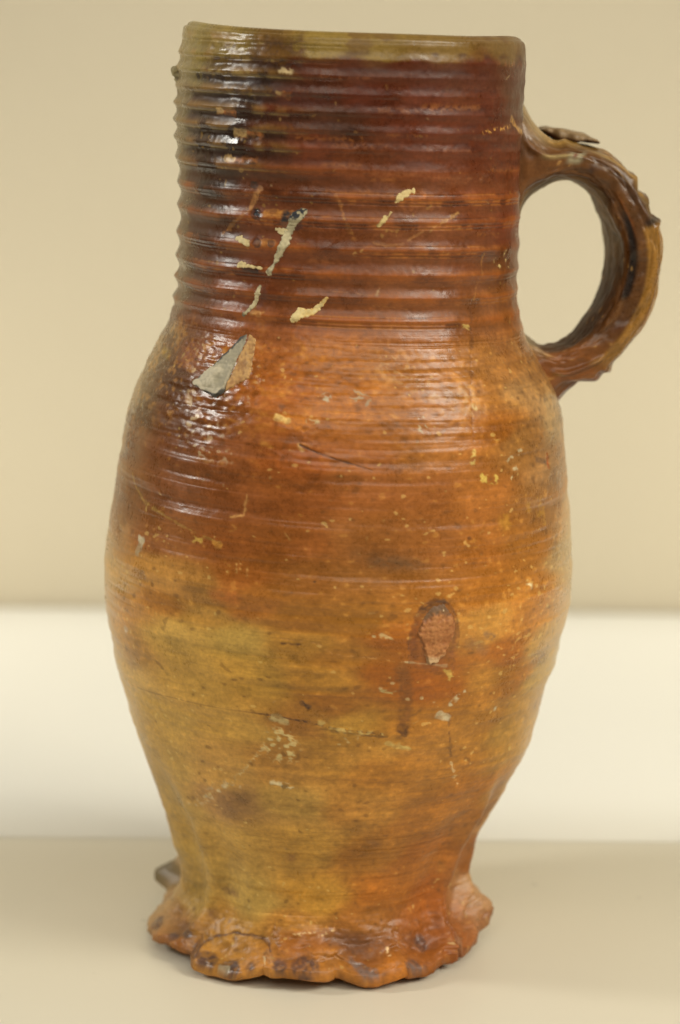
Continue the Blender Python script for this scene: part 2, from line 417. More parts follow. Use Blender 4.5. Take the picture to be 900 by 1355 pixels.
# yellow-brown mottling on shoulder, belly speckle
tint(peel * sm(0.5, 1.6, nFine + 0.6 * nMed), (172, 112, 46), 0.30)
tint(peel * sm(0.6, 1.8, -nFine - 0.5 * nMed), (92, 50, 22), 0.38)
tint(body * sm(1.9, 2.6, nFine + 0.35 * nBig), (176, 126, 64), 0.2)
tint(body * sm(2.0, 2.7, -nFine + 0.3 * nMed), (92, 56, 30), 0.35)
spot = noise(0.0010, 0.0008, 70)
tint(sm(2.35, 2.7, spot + 0.35 * nBig) * sm(sY[76], sY[240], SS), (184, 150, 94), 0.32)
lm = sm(sY[850] - 0.02, sY[1050], SS)
tint(lm * sm(0.9, 2.2, fbm(0.02, 0.009, 71, 3)), (116, 84, 56), 0.12)
tint(lm * sm(0.9, 2.0, fbm(0.014, 0.012, 72, 3)), (160, 118, 58), 0.22)
GL += 0.05 * nMed * 0.6
GL -= -0.05 * peel + 0.09 * peel * sm(-0.2, -0.5, TT)
GL += 0.06 * lm
# ashy grey bloom on the sides, with pale edge reflections painted in
ash_sheen = sm(0.95, 1.45, np.abs(TT)) * body * sm(-1.2, 0.8, nBig + 0.4 * nMed)
tint(ash_sheen, (168, 142, 108), 0.45)
tint(neckm * sm(-1.02, -1.25, TT + 0.03 * nMed) * (0.55 + 0.45 * upper), (150, 134, 102), 0.55)  # pale reflection of the wall painted down the neck's left edge
C = np.maximum(C * np.array([1.18, 1.19, 1.08], np.float32) - 0.004, 0.3 * C)
C *= (1 - 0.08 * peel)[..., None]
C *= (1 + 0.18 * body * sm(0.10, 0.16, C[..., 1]))[..., None]
bm_ = (body * (1 - sm(sY[1180], S_EDGE, SS)))[..., None]
C = C * (1 + bm_ * np.array([0.05, 0.16, 0.16], np.float32)) * (1 + 0.06 * lm[..., None] * bm_)
C = C * (1 - neckm[..., None] * np.array([0.29, 0.35, 0.52], np.float32))
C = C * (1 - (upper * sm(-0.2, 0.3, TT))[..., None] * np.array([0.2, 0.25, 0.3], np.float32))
C = C * (1 - (sm(sY[1110], S_EDGE, SS))[..., None] * np.array([0.17, 0.08, 0.0], np.float32))
C *= (1 + 0.0 * lm)[..., None]
GL += neckm * (0.07 - 0.08 * sm(0.2, -0.6, TT) + 0.03 * nMed)
GL += 0.10 * sm(sY[1180], S_EDGE, SS)


def local(th0, s0, half_u, half_s):
    r_ = float(np.interp(s0, sP, prof_r))
    ci = np.nonzero(np.abs(THn - th0) * r_ < half_u)[0]
    ri = np.nonzero(np.abs(SV - s0) < half_s)[0]
    if len(ci) == 0 or len(ri) == 0:
        return None
    return slice(ri[0], ri[-1] + 1), slice(ci[0], ci[-1] + 1), r_


def poly_uv(pp):
    a = np.array([at(*p[:2]) for p in pp])
    th0, s0 = a[:, 0].mean(), a[:, 1].mean()
    r_ = float(np.interp(s0, sP, prof_r))
    return th0, s0, np.stack([(a[:, 0] - th0) * r_, a[:, 1] - s0], 1)


PX = 1 / 3900.0


def seg_dist(U, V, q, widths=None):
    best = np.full(U.shape, 1e9)
    for i in range(len(q) - 1):
        a, b = q[i], q[i + 1]
        ab = b - a
        t = np.clip(((U - a[0]) * ab[0] + (V - a[1]) * ab[1]) / max(ab @ ab, 1e-14), 0, 1)
        d = np.hypot(U - a[0] - t * ab[0], V - a[1] - t * ab[1])
        if widths is not None:
            d = d - (widths[i] + t * (widths[i + 1] - widths[i]))
        best = np.minimum(best, d)
    return best


def inside(U, V, q):
    c = np.zeros(U.shape, bool)
    for i in range(len(q)):
        a, b = q[i], q[(i + 1) % len(q)]
        if a[1] == b[1]:
            continue
        cr = ((a[1] > V) != (b[1] > V)) & (U < (b[0] - a[0]) * (V - a[1]) / (b[1] - a[1]) + a[0])
        c ^= cr
    return c


def mark(pp, rgb, w=4, soft=1.5, rag=1.2, alpha=1.0, relief=0.0, rough=None, poly=False, breakup=0.0):
    """a stain, crack, chip or painted glint: pp are points along it, w its half width in photograph pixels"""
    global C
    ws = [p[2] if len(p) > 2 else w for p in pp]
    if len(pp) == 1:
        pp = [pp[0], (pp[0][0] + 0.3, pp[0][1])]
        ws = ws * 2
    th0, s0, q = poly_uv(pp)
    ext = np.abs(q).max(0) + (max(ws) * 1.6 + soft * 2 + rag * 3 + 3) * PX
    L = local(th0, s0, ext[0], ext[1])
    if L is None:
        return
    rs, cs, r_ = L
    U, V = (TT[rs, cs] - th0) * r_, SS[rs, cs] - s0
    if poly:
        d = seg_dist(U, V, np.vstack([q, q[:1]]))
        d = np.where(inside(U, V, q), -d, d)
    else:
        d = seg_dist(U, V, q, np.array(ws) * PX)
    d = d / PX + rag * (0.5 * nMed[rs, cs] + 0.6 * nFine[rs, cs] + 0.7 * nHair[rs, cs])
    m = sm(soft, -soft, d) * alpha
    m = m * (0.80 + 0.20 * np.clip(nHair[rs, cs] + nFine[rs, cs], -1.6, 1))
    if breakup:
        m = m * sm(breakup - 0.5, breakup + 0.5, 0.7 * nFine[rs, cs] + 0.4 * nMed[rs, cs] + 0.7 * nHair[rs, cs])
    C[rs, cs] = C[rs, cs] * (1 - m[..., None]) + lin(rgb).astype(np.float32) * m[..., None] * (1 + 0.10 * nFine[rs, cs] + 0.08 * nMed[rs, cs])[..., None]
    if relief:
        Hh[rs, cs] += relief * 0.001 * m
    if rough is not None:
        GL[rs, cs] = GL[rs, cs] * (1 - m) + rough * m


PALE, GREY, INK, YEL = (196, 178, 132), (172, 160, 136), (34, 34, 38), (188, 160, 88)
# neck
mark([(345, 250), (338, 262), (332, 275)], (170, 118, 62), 3, rough=0.6)
mark([(330, 278), (292, 312)], (168, 116, 60), 1, alpha=0.7)
mark([(336, 244)], (44, 38, 30), 5)
mark([(352, 282), (385, 284)], (168, 112, 50), 5, alpha=0.8)
mark([(340, 283)], INK, 7.5, relief=-0.3, rough=0.25)
mark([(345, 321), (362, 321)], (164, 108, 50), 5, alpha=0.8)
mark([(341, 322)], INK, 6.5, relief=-0.2)
mark([(359, 323)], INK, 5.5, relief=-0.2)
mark([(322, 352), (340, 357)], (40, 36, 34), 3)
mark([(380, 284), (376, 297)], INK, 5.5)
mark([(393, 297)], INK, 6)
mark([(350, 386), (345, 402)], (88, 50, 34), 5, alpha=0.8)
mark([(335, 415), (348, 414)], (172, 122, 66), 3.5)
mark([(446, 258), (451, 270), (456, 290)], (176, 118, 60), 1.2, alpha=0.7)
mark([(456, 290), (468, 316)], (176, 118, 60), 0.8, alpha=0.5)
mark([(495, 322), (510, 326), (535, 322), (560, 306)], (166, 116, 66), 1.0, alpha=0.7)
mark([(574, 301), (590, 291), (606, 282)], (178, 132, 74), 2, alpha=0.8)
mark([(470, 336), (478, 330)], (180, 138, 78), 2.6, breakup=-0.6)
mark([(499, 390), (503, 380)], (170, 140, 100), 1.8, alpha=0.8)
mark([(614, 431), (620, 433)], (176, 146, 80), 3.5, breakup=-0.4)
mark([(540, 262), (560, 258)], (168, 96, 34), 5, alpha=0.6)
for p in [(300, 147, 10), (330, 177, 14), (320, 212, 18), (374, 124, 7)]:
    mark([(p[0] - p[2], p[1] - 1), (p[0] + p[2], p[1] + 2)], (150, 92, 44), 4.5, alpha=0.75, rough=0.3)
    mark([(p[0] - p[2] * 1.1, p[1] - 2), (p[0] - p[2] * 0.5, p[1] - 1)], (190, 160, 104), 4, alpha=0.8)
    mark([(p[0], p[1] + 5), (p[0] + p[2] * 1.1, p[1] + 4)], (40, 28, 22), 1.6)
mark([(440, 168), (466, 172)], (66, 40, 28), 4, soft=3)
mark([(355, 60), (398, 60)], (84, 58, 36), 8, soft=5, alpha=0.8, breakup=-0.6)
mark([(285, 79), (340, 80), (396, 85)], (62, 40, 30), 5, soft=4, alpha=0.85, breakup=-0.7)
mark([(262, 99), (300, 104), (352, 110)], (44, 31, 27), 6, soft=4, alpha=0.9, breakup=-0.9)
mark([(300, 62), (345, 66), (396, 66)], (96, 70, 44), 6, soft=5, alpha=0.8, breakup=-0.3)
mark([(398, 44), (400, 76)], (96, 66, 40), 3, soft=3, alpha=0.6)
mark([(255, 92), (330, 95)], (150, 128, 74), 3, soft=3, alpha=0.7, breakup=-0.2)
mark([(372, 92), (385, 94)], (166, 144, 104), 4, breakup=-0.2)
mark([(690, 110), (690, 150), (696, 160)], (58, 36, 26), 5, soft=4, alpha=0.7)
mark([(676, 158), (686, 172), (697, 178)], (178, 132, 70), 3, breakup=0.0)
mark([(640, 175), (675, 168)], (176, 128, 60), 3, breakup=0.1)
mark([(694, 225), (692, 240), (697, 255)], (176, 130, 70), 3, breakup=0.0)
mark([(670, 335), (676, 350)], (186, 160, 104), 5, breakup=0.2)
mark([(658, 345), (664, 352)], (186, 160, 104), 4, breakup=0.3)
mark([(640, 336), (636, 372), (626, 396), (624, 450), (622, 520), (626, 560), (628, 600)], (96, 56, 30), 0.6, alpha=0.7, relief=-0.12)
mark([(641, 336), (637, 372), (627, 396)], (178, 124, 62), 0.7, alpha=0.6)
mark([(300, 118), (360, 122), (440, 128)], (58, 36, 28), 8, soft=7, alpha=0.6, breakup=-0.5)
mark([(380, 165), (440, 168), (480, 172)], (66, 40, 28), 6, soft=5, alpha=0.6, breakup=-0.4)
# shoulder and belly
mark([(365, 546), (385, 548), (418, 553), (420, 558), (402, 572), (385, 566), (370, 560)], (182, 108, 30), poly=True, soft=2, rough=0.5, relief=-0.15)
mark([(366, 550), (380, 556)], (206, 168, 96), 4, breakup=0.0)
mark([(408, 557), (420, 558)], (186, 160, 116), 3, breakup=-0.4)
mark([(432, 526)], (178, 160, 130), 6, breakup=-0.4)
mark([(470, 523), (484, 530)], (160, 132, 98), 8, breakup=0.1)
mark([(560, 566)], (176, 152, 116), 7, breakup=-0.1)
mark([(558, 553)], (170, 146, 110), 5, breakup=0.1)
mark([(603, 560), (620, 566)], (172, 112, 46), 7, soft=5, alpha=0.5, breakup=-0.4)
mark([(650, 575), (660, 579)], (180, 140, 70), 3.5, soft=2, breakup=-0.3)
mark([(627, 537), (630, 540)], (196, 170, 116), 3.5, breakup=-0.3)
mark([(628, 596), (626, 612)], (190, 160, 88), 4, breakup=-0.2)
mark([(640, 632), (655, 634)], (190, 158, 76), 7, breakup=0.2)
mark([(677, 632), (683, 634)], (190, 170, 124), 3, breakup=-0.2)
mark([(683, 622), (672, 605), (690, 598)], (172, 150, 112), 5, breakup=0.4)
for p in [(714, 660, 8), (717, 676, 12), (723, 696, 9), (702, 668, 10), (668, 690, 12)]:
    mark([(p[0], p[1])], (176, 130, 44), p[2], soft=5, alpha=0.4, breakup=-0.2)
mark([(712, 608), (724, 612)], (86, 62, 44), 4, soft=2)
mark([(726, 602), (727, 616)], (150, 74, 30), 4, relief=-0.5)
mark([(396, 589), (400, 596)], (196, 150, 90), 2)
mark([(397, 589, 1.6), (430, 603, 1.2), (468, 615, 1.3), (492, 622, 0.6)], (84, 50, 28), soft=0.9, rag=0.5, relief=-0.15)
mark([(399, 586), (440, 602)], (178, 116, 60), 0.8, alpha=0.8)
mark([(176, 626, 2.5), (178, 645, 2), (190, 664, 2), (215, 680, 1), (250, 700, 0.8), (290, 718, 0.7)], (160, 124, 60), soft=1, alpha=0.85)
mark([(326, 655), (322, 682), (306, 684)], (184, 134, 76), 1.2, breakup=0.0)
mark([(305, 684), (318, 682)], (190, 140, 76), 1.8, breakup=0.2)
mark([(186, 712), (190, 716)], (170, 158, 132), 6, breakup=-0.5)
mark([(190, 716), (184, 730)], (172, 156, 124), 5)
mark([(257, 714), (266, 715)], (180, 142, 66), 4, breakup=-0.5)
mark([(283, 718), (292, 722)], (184, 128, 54), 3)
mark([(170, 832)], (180, 168, 150), 5, soft=3, alpha=0.8)
mark([(495, 742, 6), (520, 745, 9), (550, 746, 5)], (86, 66, 44), soft=8, alpha=0.6)
mark([(470, 732), (560, 752)], (92, 68, 44), 10, soft=10, alpha=0.35)
mark([(695, 772), (700, 774)], (212, 192, 144), 3)
mark([(416, 770)], (40, 28, 20), 2)
mark([(620, 712)], (60, 36, 22), 2)
for x, y in [(313, 752), (327, 758), (318, 748)]:
    mark([(x, y - 6), (x, y + 6)], (190, 140, 76), 1.1, breakup=-0.3)
mark([(285, 785), (310, 790)], (170, 96, 40), 9, soft=5, alpha=0.5)
mark([(268, 445), (262, 475), (252, 520), (248, 560), (262, 596), (300, 604)], (206, 186, 148), 12, soft=9, rag=4, alpha=0.55, breakup=1.0)  # this and the next two: broken pale glints painted on the left shoulder
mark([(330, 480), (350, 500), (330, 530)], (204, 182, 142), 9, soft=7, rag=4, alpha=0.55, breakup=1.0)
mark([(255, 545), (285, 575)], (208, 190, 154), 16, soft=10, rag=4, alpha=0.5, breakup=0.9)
mark([(520, 485), (570, 515), (620, 530)], (186, 152, 106), 26, soft=20, rag=5, alpha=0.35, breakup=0.7)  # broad pale sheen painted on the right shoulder
# scratch under the scar, cracks
mark([(372, 846), (420, 852), (440, 866), (500, 872), (530, 876), (572, 880), (600, 881)], (182, 130, 70), 1.1, breakup=-0.1, relief=-0.1)
mark([(536, 876, 1.2), (578, 880, 1.4), (590, 881, 2.2)], (206, 180, 134), soft=0.8, rag=0.4)
mark([(372, 852), (398, 854)], (72, 42, 22), 1.6)
mark([(178, 905), (230, 922), (300, 938), (360, 946)], (108, 72, 40), 0.5, soft=0.9, rag=0.4, relief=-0.06, alpha=0.8)
mark([(316, 940, 0.4), (360, 947, 0.9), (400, 955, 1.0), (440, 965, 0.9), (510, 972, 0.5)], (88, 54, 30), soft=0.9, rag=0.6, relief=-0.1, breakup=-1.0)
mark([(400, 932), (408, 938)], (78, 52, 34), 3, relief=-0.3)
mark([(596, 930, 0.7), (594, 965, 1), (597, 1000, 0.7)], (96, 60, 34), soft=0.8, relief=-0.08, alpha=0.8)
mark([(597, 1008, 0.8), (601, 1025, 1.8), (606, 1038, 2.4)], (206, 176, 128), soft=0.9)
mark([(606, 1038), (616, 1060), (626, 1080)], (168, 118, 70), 0.9, breakup=0.1)
mark([(597, 932), (606, 922)], (196, 176, 136), 3.5, breakup=-0.3)
mark([(582, 946), (592, 950)], (190, 172, 136), 5, breakup=0.0)
mark([(614, 915)], (192, 176, 140), 2.6, breakup=-0.3)
mark([(656, 938)], (192, 176, 140), 3, breakup=-0.3)
mark([(676, 838), (675, 880), (672, 930)], (184, 136, 70), 1.8, breakup=0.1)
mark([(560, 905), (614, 862)], (140, 72, 24), 26, soft=22, alpha=0.35)
mark([(620, 850), (640, 860)], (112, 88, 66), 8, soft=5, alpha=0.4)
mark([(640, 838), (650, 842)], (98, 80, 68), 5, soft=4, alpha=0.6, breakup=-0.3)
# pale crust on the belly
mark([(352, 962), (380, 960), (400, 990), (396, 1012), (360, 1010), (345, 990)], (192, 168, 112), poly=True, soft=5, rag=4, breakup=0.35, relief=0.12, rough=0.6)
mark([(362, 950), (378, 956)], (190, 164, 110), 4, breakup=0.0)
mark([(262, 1058), (300, 1040), (322, 1020), (345, 994), (360, 980)], (184, 158, 106), 3, breakup=0.1, rag=2, relief=0.1)
mark([(258, 1060), (318, 1034)], (180, 158, 120), 9, soft=6, breakup=1.2)
mark([(300, 1060), (330, 1048)], (112, 76, 50), 14, soft=10, alpha=0.4)
mark([(360, 1036), (388, 1042)], (192, 172, 130), 4, breakup=-0.3, relief=0.15)
mark([(370, 1040), (380, 1041)], (96, 78, 50), 1.5)
mark([(424, 958, 4), (450, 966, 5), (480, 971, 4), (510, 971, 3)], (176, 146, 84), soft=2, breakup=-0.2, relief=0.15, rough=0.6)
mark([(425, 966), (512, 976)], (88, 60, 30), 0.9, alpha=0.8)
mark([(440, 985), (470, 978)], (186, 162, 108), 5, breakup=0.5)
mark([(512, 984), (520, 986)], (186, 158, 90), 2.5)
mark([(528, 988), (542, 990)], (186, 158, 90), 2.5)
mark([(505, 915), (522, 917)], (170, 150, 96), 3, breakup=-0.2)
mark([(470, 920), (520, 935)], (126, 72, 26), 7, soft=6, alpha=0.4)
# scar of the lost seal: the ring round it, the run of glaze under it
ringp = [(541, 878), (540, 850), (545, 820), (556, 802), (572, 793), (590, 797), (602, 814), (606, 840), (603, 866), (600, 886)]
mark([(542, 880), (541, 850), (546, 818), (558, 800), (574, 792), (592, 798), (604, 816), (606, 842), (601, 884), (572, 890)], (128, 76, 38), poly=True, soft=2.5, alpha=0.6)
mark(ringp, (84, 52, 36), 0.8, soft=1, rag=0.7, alpha=0.65, relief=-0.12)
mark([(548, 868), (546, 838), (552, 816)], (108, 60, 32), 5, soft=3, alpha=0.65, relief=-0.1)
mark([(597, 866), (601, 840), (596, 818)], (114, 70, 42), 3.5, soft=2.5, alpha=0.65, relief=-0.1)
mark([(558, 806), (585, 795)], (70, 50, 38), 3.5, soft=2, alpha=0.8)
mark([(532, 885, 9), (538, 920, 9), (537, 950, 9), (534, 966, 8)], (112, 68, 28), soft=3, alpha=0.75)
mark([(532, 966, 8), (537, 974, 3)], (76, 46, 24), soft=3, alpha=0.8)
mark([(590, 884), (596, 896)], (186, 150, 72), 5, breakup=-0.2)
for x, y in [(541, 926), (559, 925), (575, 930), (504, 912), (520, 905), (494, 842), (509, 838)]:
    mark([(x - 0.6, y), (x + 0.8, y + 0.3)], (200, 178, 128), 1.1, soft=1)
mark([(505, 840), (516, 845)], (190, 156, 104), 4, breakup=0.1)
mark([(508, 822), (530, 828)], (178, 110, 44), 3, breakup=0.2)
# lower body and foot
mark([(386, 1135)], (112, 74, 44), 7, soft=6, alpha=0.7)
mark([(300, 1180), (312, 1184)], (110, 76, 50), 6, soft=4, alpha=0.7)
mark([(283, 1212)], (92, 60, 42), 7, soft=5, alpha=0.7)
mark([(490, 1115), (500, 1118)], (100, 70, 50), 4, soft=4, alpha=0.4)
mark([(565, 1135), (580, 1130)], (150, 120, 90), 5, soft=4, alpha=0.4)
DARK = (74, 54, 48)
for x, y, r_ in [(210, 1222, 9), (278, 1270, 10), (262, 1262, 7), (308, 1283, 10), (404, 1291, 14), (372, 1286, 8), (248, 1242, 6), (232, 1246, 5), (334, 1284, 4), (545, 1286, 9), (560, 1250, 8)]:
    mark([(x - 1, y - 2), (x + 1, y + 2)], DARK, r_ * 1.2, soft=3, rag=1.0, alpha=0.92, rough=0.34)
mark([(466, 1278, 4), (482, 1288, 9), (492, 1292, 8)], (110, 92, 84), soft=2.5, alpha=0.9, rough=0.3)
mark([(540, 1290, 7), (556, 1282, 4)], (108, 84, 72), soft=2.5, alpha=0.8)
mark([(440, 1248), (480, 1250)], (106, 70, 48), 12, soft=8, alpha=0.6)
mark([(545, 1248), (575, 1252)], (98, 58, 36), 10, soft=8, alpha=0.5)
mark([(240, 1230), (262, 1232)], (98, 62, 38), 8, soft=6, alpha=0.6)
mark([(360, 1270), (395, 1285)], (104, 68, 48), 9, soft=6, alpha=0.5)
mark([(263, 1262, 1.2), (272, 1248, 2), (288, 1237, 2), (312, 1233, 1.6), (334, 1238, 2), (350, 1250, 2), (360, 1268, 1.2)], (84, 54, 36), soft=1.5, rag=0.5, relief=-0.15)
mark([(370, 1250), (400, 1244), (440, 1240)], (186, 150, 100), 6, breakup=0.9)
mark([(350, 1270), (352, 1285)], (200, 180, 140), 2, breakup=0.2)
mark([(512, 1262), (514, 1270)], (214, 180, 130), 3, breakup=0.1)
mark([(590, 1252), (604, 1256)], (200, 170, 120), 3, breakup=0.2)
mark([(296, 1297), (303, 1299)], (188, 178, 150), 2)
mark([(622, 1172), (634, 1200), (645, 1215)], (176, 150, 112), 3, soft=2, breakup=-0.5)
mark([(600, 1235), (608, 1262)], (150, 120, 92), 6, soft=4, alpha=0.5)
tint(np.exp(-((np.degrees(TT) + 112) / 7)**2) * sm(S_EDGE - 0.016, S_EDGE - 0.006, SS), (92, 84, 58), 0.85)
tint(crease * sm(0.1, 0.6, cr_amp), (84, 52, 32), 0.35)
# flaws on the silhouette
mark([(755, 712), (755, 732)], (96, 62, 40), 4, soft=2)
mark([(734, 872), (730, 888)], (98, 84, 36), 4, soft=2, relief=-0.6)
mark([(164, 905), (168, 920)], (70, 50, 32), 3, relief=-0.8)
mark([(215, 462), (222, 470)], (150, 118, 44), 6, soft=3, alpha=0.7)
# many tiny nicks
g2 = np.random.default_rng(5)
for _ in range(190):
    y = g2.uniform(90, 1280)
    x = g2.uniform(170, 730) if 480 < y < 980 else g2.uniform(250, 670) if y < 480 else g2.uniform(240, 620)
    L_ = 0.6 + g2.exponential(2.6)
    a_ = g2.normal(0, 0.8)
    c_ = [(186, 148, 88), (170, 122, 68), (180, 140, 78), (78, 48, 28), (166, 136, 96), (92, 60, 36)][g2.integers(0, 6)]
    w_ = g2.uniform(0.15, 0.7)
    mark([(x, y, w_), (x + L_ * math.cos(a_), y + L_ * math.sin(a_), w_ * 0.5)], c_, soft=0.9, rag=0.6, alpha=g2.uniform(0.3, 0.8))
for _ in range(60):          # short streaks of lighter and darker glaze along the ribs
    y, x = g2.uniform(85, 440), g2.uniform(290, 660)
    L_ = g2.uniform(20, 90)
    c_ = [(140, 84, 46), (70, 38, 24), (152, 92, 40), (96, 54, 34)][g2.integers(0, 4)]
    mark([(x, y), (x + L_ * 0.5, y + L_ * 0.02), (x + L_, y + L_ * 0.02)], c_, g2.uniform(1.5, 4), soft=3, rag=1.5, alpha=0.4, breakup=-0.3)
for _ in range(26):          # long fine scratches along the turning
    y, x = g2.uniform(260, 1000), g2.uniform(300, 560)
    L_ = g2.uniform(15, 70)
    c_ = [(168, 112, 56), (84, 50, 28)][g2.integers(0, 2)]
    mark([(x, y), (x + L_ * 0.5, y + L_ * 0.03), (x + L_, y + L_ * 0.10)], c_, 0.5, soft=0.7, rag=0.4, alpha=0.45, breakup=-0.3)

# ------------------------------------------------------------------ surface positions
pr = np.interp(SV, sP, prof_r)
pz = np.interp(SV, sP, prof_z)
pc = np.interp(SV, sP, prof_c)
dr, dz = np.gradient(pr, SV), np.gradient(pz, SV)
nl = np.hypot(dr, dz)
n_r, n_z = -dz / nl, dr / nl


def surf(th, ir, h, fo, fl):
    """position from azimuth, row data and relief"""
    R = pr[ir] + n_r[ir] * h + fo
    x = pc[ir] + R * np.sin(th)
    y = -R * np.cos(th)
    z = pz[ir] + n_z[ir] * h + fl
    z = z - SHEAR * (R * np.sin(th)) * kshear(pz[ir])
    return np.stack([x, y, z], -1)


rows = np.arange(NR)[:, None] * np.ones((1, NC), int)
rimwob = 0.0007 * noise(0.05, 2.0, 80)[:1] * np.exp(-SV / 0.01)[:, None]
rimwob = rimwob + (0.0002 * np.exp(-((THn + 1.35) / 0.35)**2) - 0.0004 * np.exp(-((THn + 0.15) / 0.5)**2) + 0.0016 * np.exp(-((THn - 1.3) / 0.45)**2))[None] * np.exp(-SV / 0.012)[:, None]
P = surf(TT.astype(float), rows, Hh, foot_out, foot_lift + rimwob)
P[..., 2] = np.maximum(P[..., 2], 0.0003)
zmin_shift = P[..., 2].min() - 0.0003
P[..., 2] -= zmin_shift


def grid_normals(P, wrap=True):
    if wrap:
        du = np.roll(P, -1, 1) - np.roll(P, 1, 1)
    else:
        du = np.gradient(P, axis=1)
    dv = np.gradient(P, axis=0)
    n = np.cross(dv, du)
    return n / np.maximum(np.linalg.norm(n, axis=-1, keepdims=True), 1e-12)


N = grid_normals(P)
if (N[300, :, 0] * np.sin(TT[300])).sum() < 0:
    N = -N


# ------------------------------------------------------------------ mesh writing
def make_mesh(name, V, F, mat, col=None, gloss=None, cyl=None, normals=None, parent=None, smooth=True):
    me = bpy.data.meshes.new(name)
    V = np.asarray(V, np.float32).reshape(-1, 3)
    F = np.asarray(F, np.int32)
    me.vertices.add(len(V))
    me.vertices.foreach_set('co', V.ravel())
    me.loops.add(F.size)
    me.loops.foreach_set('vertex_index', F.ravel())
    me.polygons.add(len(F))
    me.polygons.foreach_set('loop_start', np.arange(0, F.size, F.shape[1], dtype=np.int32))
    me.update(calc_edges=True)
    if smooth:
        me.polygons.foreach_set('use_smooth', np.ones(len(F), bool))
    if col is not None:
        a = me.attributes.new('glaze_colour', 'FLOAT_COLOR', 'POINT')
        c4 = np.ones((len(V), 4), np.float32)
        c4[:, :3] = np.asarray(col).reshape(-1, 3)
        a.data.foreach_set('color', c4.ravel())
    if gloss is not None:
        a = me.attributes.new('glaze_rough', 'FLOAT', 'POINT')
        a.data.foreach_set('value', np.asarray(gloss, np.float32).ravel())
    if normals is not None:
        me.normals_split_custom_set_from_vertices(np.asarray(normals, np.float32).reshape(-1, 3).tolist())
    me.materials.append(mat)
    o = bpy.data.objects.new(name, me)
    COL.objects.link(o)
    if parent:
        o.parent = parent
    return o


def grid_faces(nr, nc, wrap):
    i = np.arange(nr - 1)[:, None]
    j = np.arange(nc if wrap else nc - 1)[None]
    j2 = (j + 1) % nc
    a, b, c, d = i * nc + j, i * nc + j2, (i + 1) * nc + j2, (i + 1) * nc + j
    return np.stack([a + 0 * b, d, c, b], -1).reshape(-1, 4)


# ------------------------------------------------------------------ materials
def new_mat(name):
    m = bpy.data.materials.new(name)
    m.use_nodes = True
    nt = m.node_tree
    return m, nt, nt.nodes['Principled BSDF'], nt.nodes.new, nt.links.new


def glaze_mat():
    m, nt, b, nn, ln = new_mat('salt_glaze')
    at_ = nn('ShaderNodeAttribute'); at_.attribute_name = 'glaze_colour'
    gr = nn('ShaderNodeAttribute'); gr.attribute_name = 'glaze_rough'
    tc = nn('ShaderNodeTexCoord')
    n1 = nn('ShaderNodeTexNoise'); n1.inputs['Scale'].default_value = 900; n1.inputs['Detail'].default_value = 4
    n2 = nn('ShaderNodeTexNoise'); n2.inputs['Scale'].default_value = 2600; n2.inputs['Detail'].default_value = 2
    mp = nn('ShaderNodeMapping'); mp.inputs['Scale'].default_value = (1, 1, 9)
    n3 = nn('ShaderNodeTexNoise'); n3.inputs['Scale'].default_value = 160; n3.inputs['Detail'].default_value = 5
    ln(tc.outputs['Object'], n1.inputs['Vector']); ln(tc.outputs['Object'], n2.inputs['Vector'])
    ln(tc.outputs['Object'], mp.inputs['Vector']); ln(mp.outputs[0], n3.inputs['Vector'])
    r1 = nn('ShaderNodeMapRange'); r1.inputs[1].default_value = 0.3; r1.inputs[2].default_value = 0.7; r1.inputs[3].default_value = 0.87; r1.inputs[4].default_value = 1.13
    r3 = nn('ShaderNodeMapRange'); r3.inputs[1].default_value = 0.3; r3.inputs[2].default_value = 0.7; r3.inputs[3].default_value = 0.95; r3.inputs[4].default_value = 1.05
    ln(n1.outputs[0], r1.inputs[0]); ln(n3.outputs[0], r3.inputs[0])
    mu = nn('ShaderNodeMath'); mu.operation = 'MULTIPLY'
    ln(r1.outputs[0], mu.inputs[0]); ln(r3.outputs[0], mu.inputs[1])
    vm = nn('ShaderNodeVectorMath'); vm.operation = 'SCALE'
    ln(at_.outputs['Color'], vm.inputs[0]); ln(mu.outputs[0], vm.inputs['Scale'])
    ln(vm.outputs[0], b.inputs['Base Color'])
    ad = nn('ShaderNodeMath'); ad.operation = 'MULTIPLY_ADD'; ad.inputs[1].default_value = 0.22; 
    ln(n1.outputs[0], ad.inputs[0])
    sb = nn('ShaderNodeMath'); sb.operation = 'SUBTRACT'; sb.inputs[1].default_value = 0.11
    ln(gr.outputs['Fac'], sb.inputs[0]); ln(sb.outputs[0], ad.inputs[2])
    ln(ad.outputs[0], b.inputs['Roughness'])
    bp = nn('ShaderNodeBump'); bp.inputs['Strength'].default_value = 0.16; bp.inputs['Distance'].default_value = 0.00022
    mx = nn('ShaderNodeMath'); mx.operation = 'ADD'
    ln(n1.outputs[0], mx.inputs[0]); ln(n2.outputs[0], mx.inputs[1])
    ln(mx.outputs[0], bp.inputs['Height']); ln(bp.outputs[0], b.inputs['Normal'])
    b.inputs['IOR'].default_value = 1.47
    b.inputs['Specular IOR Level'].default_value = 0.44
    return m


GLAZE = glaze_mat()

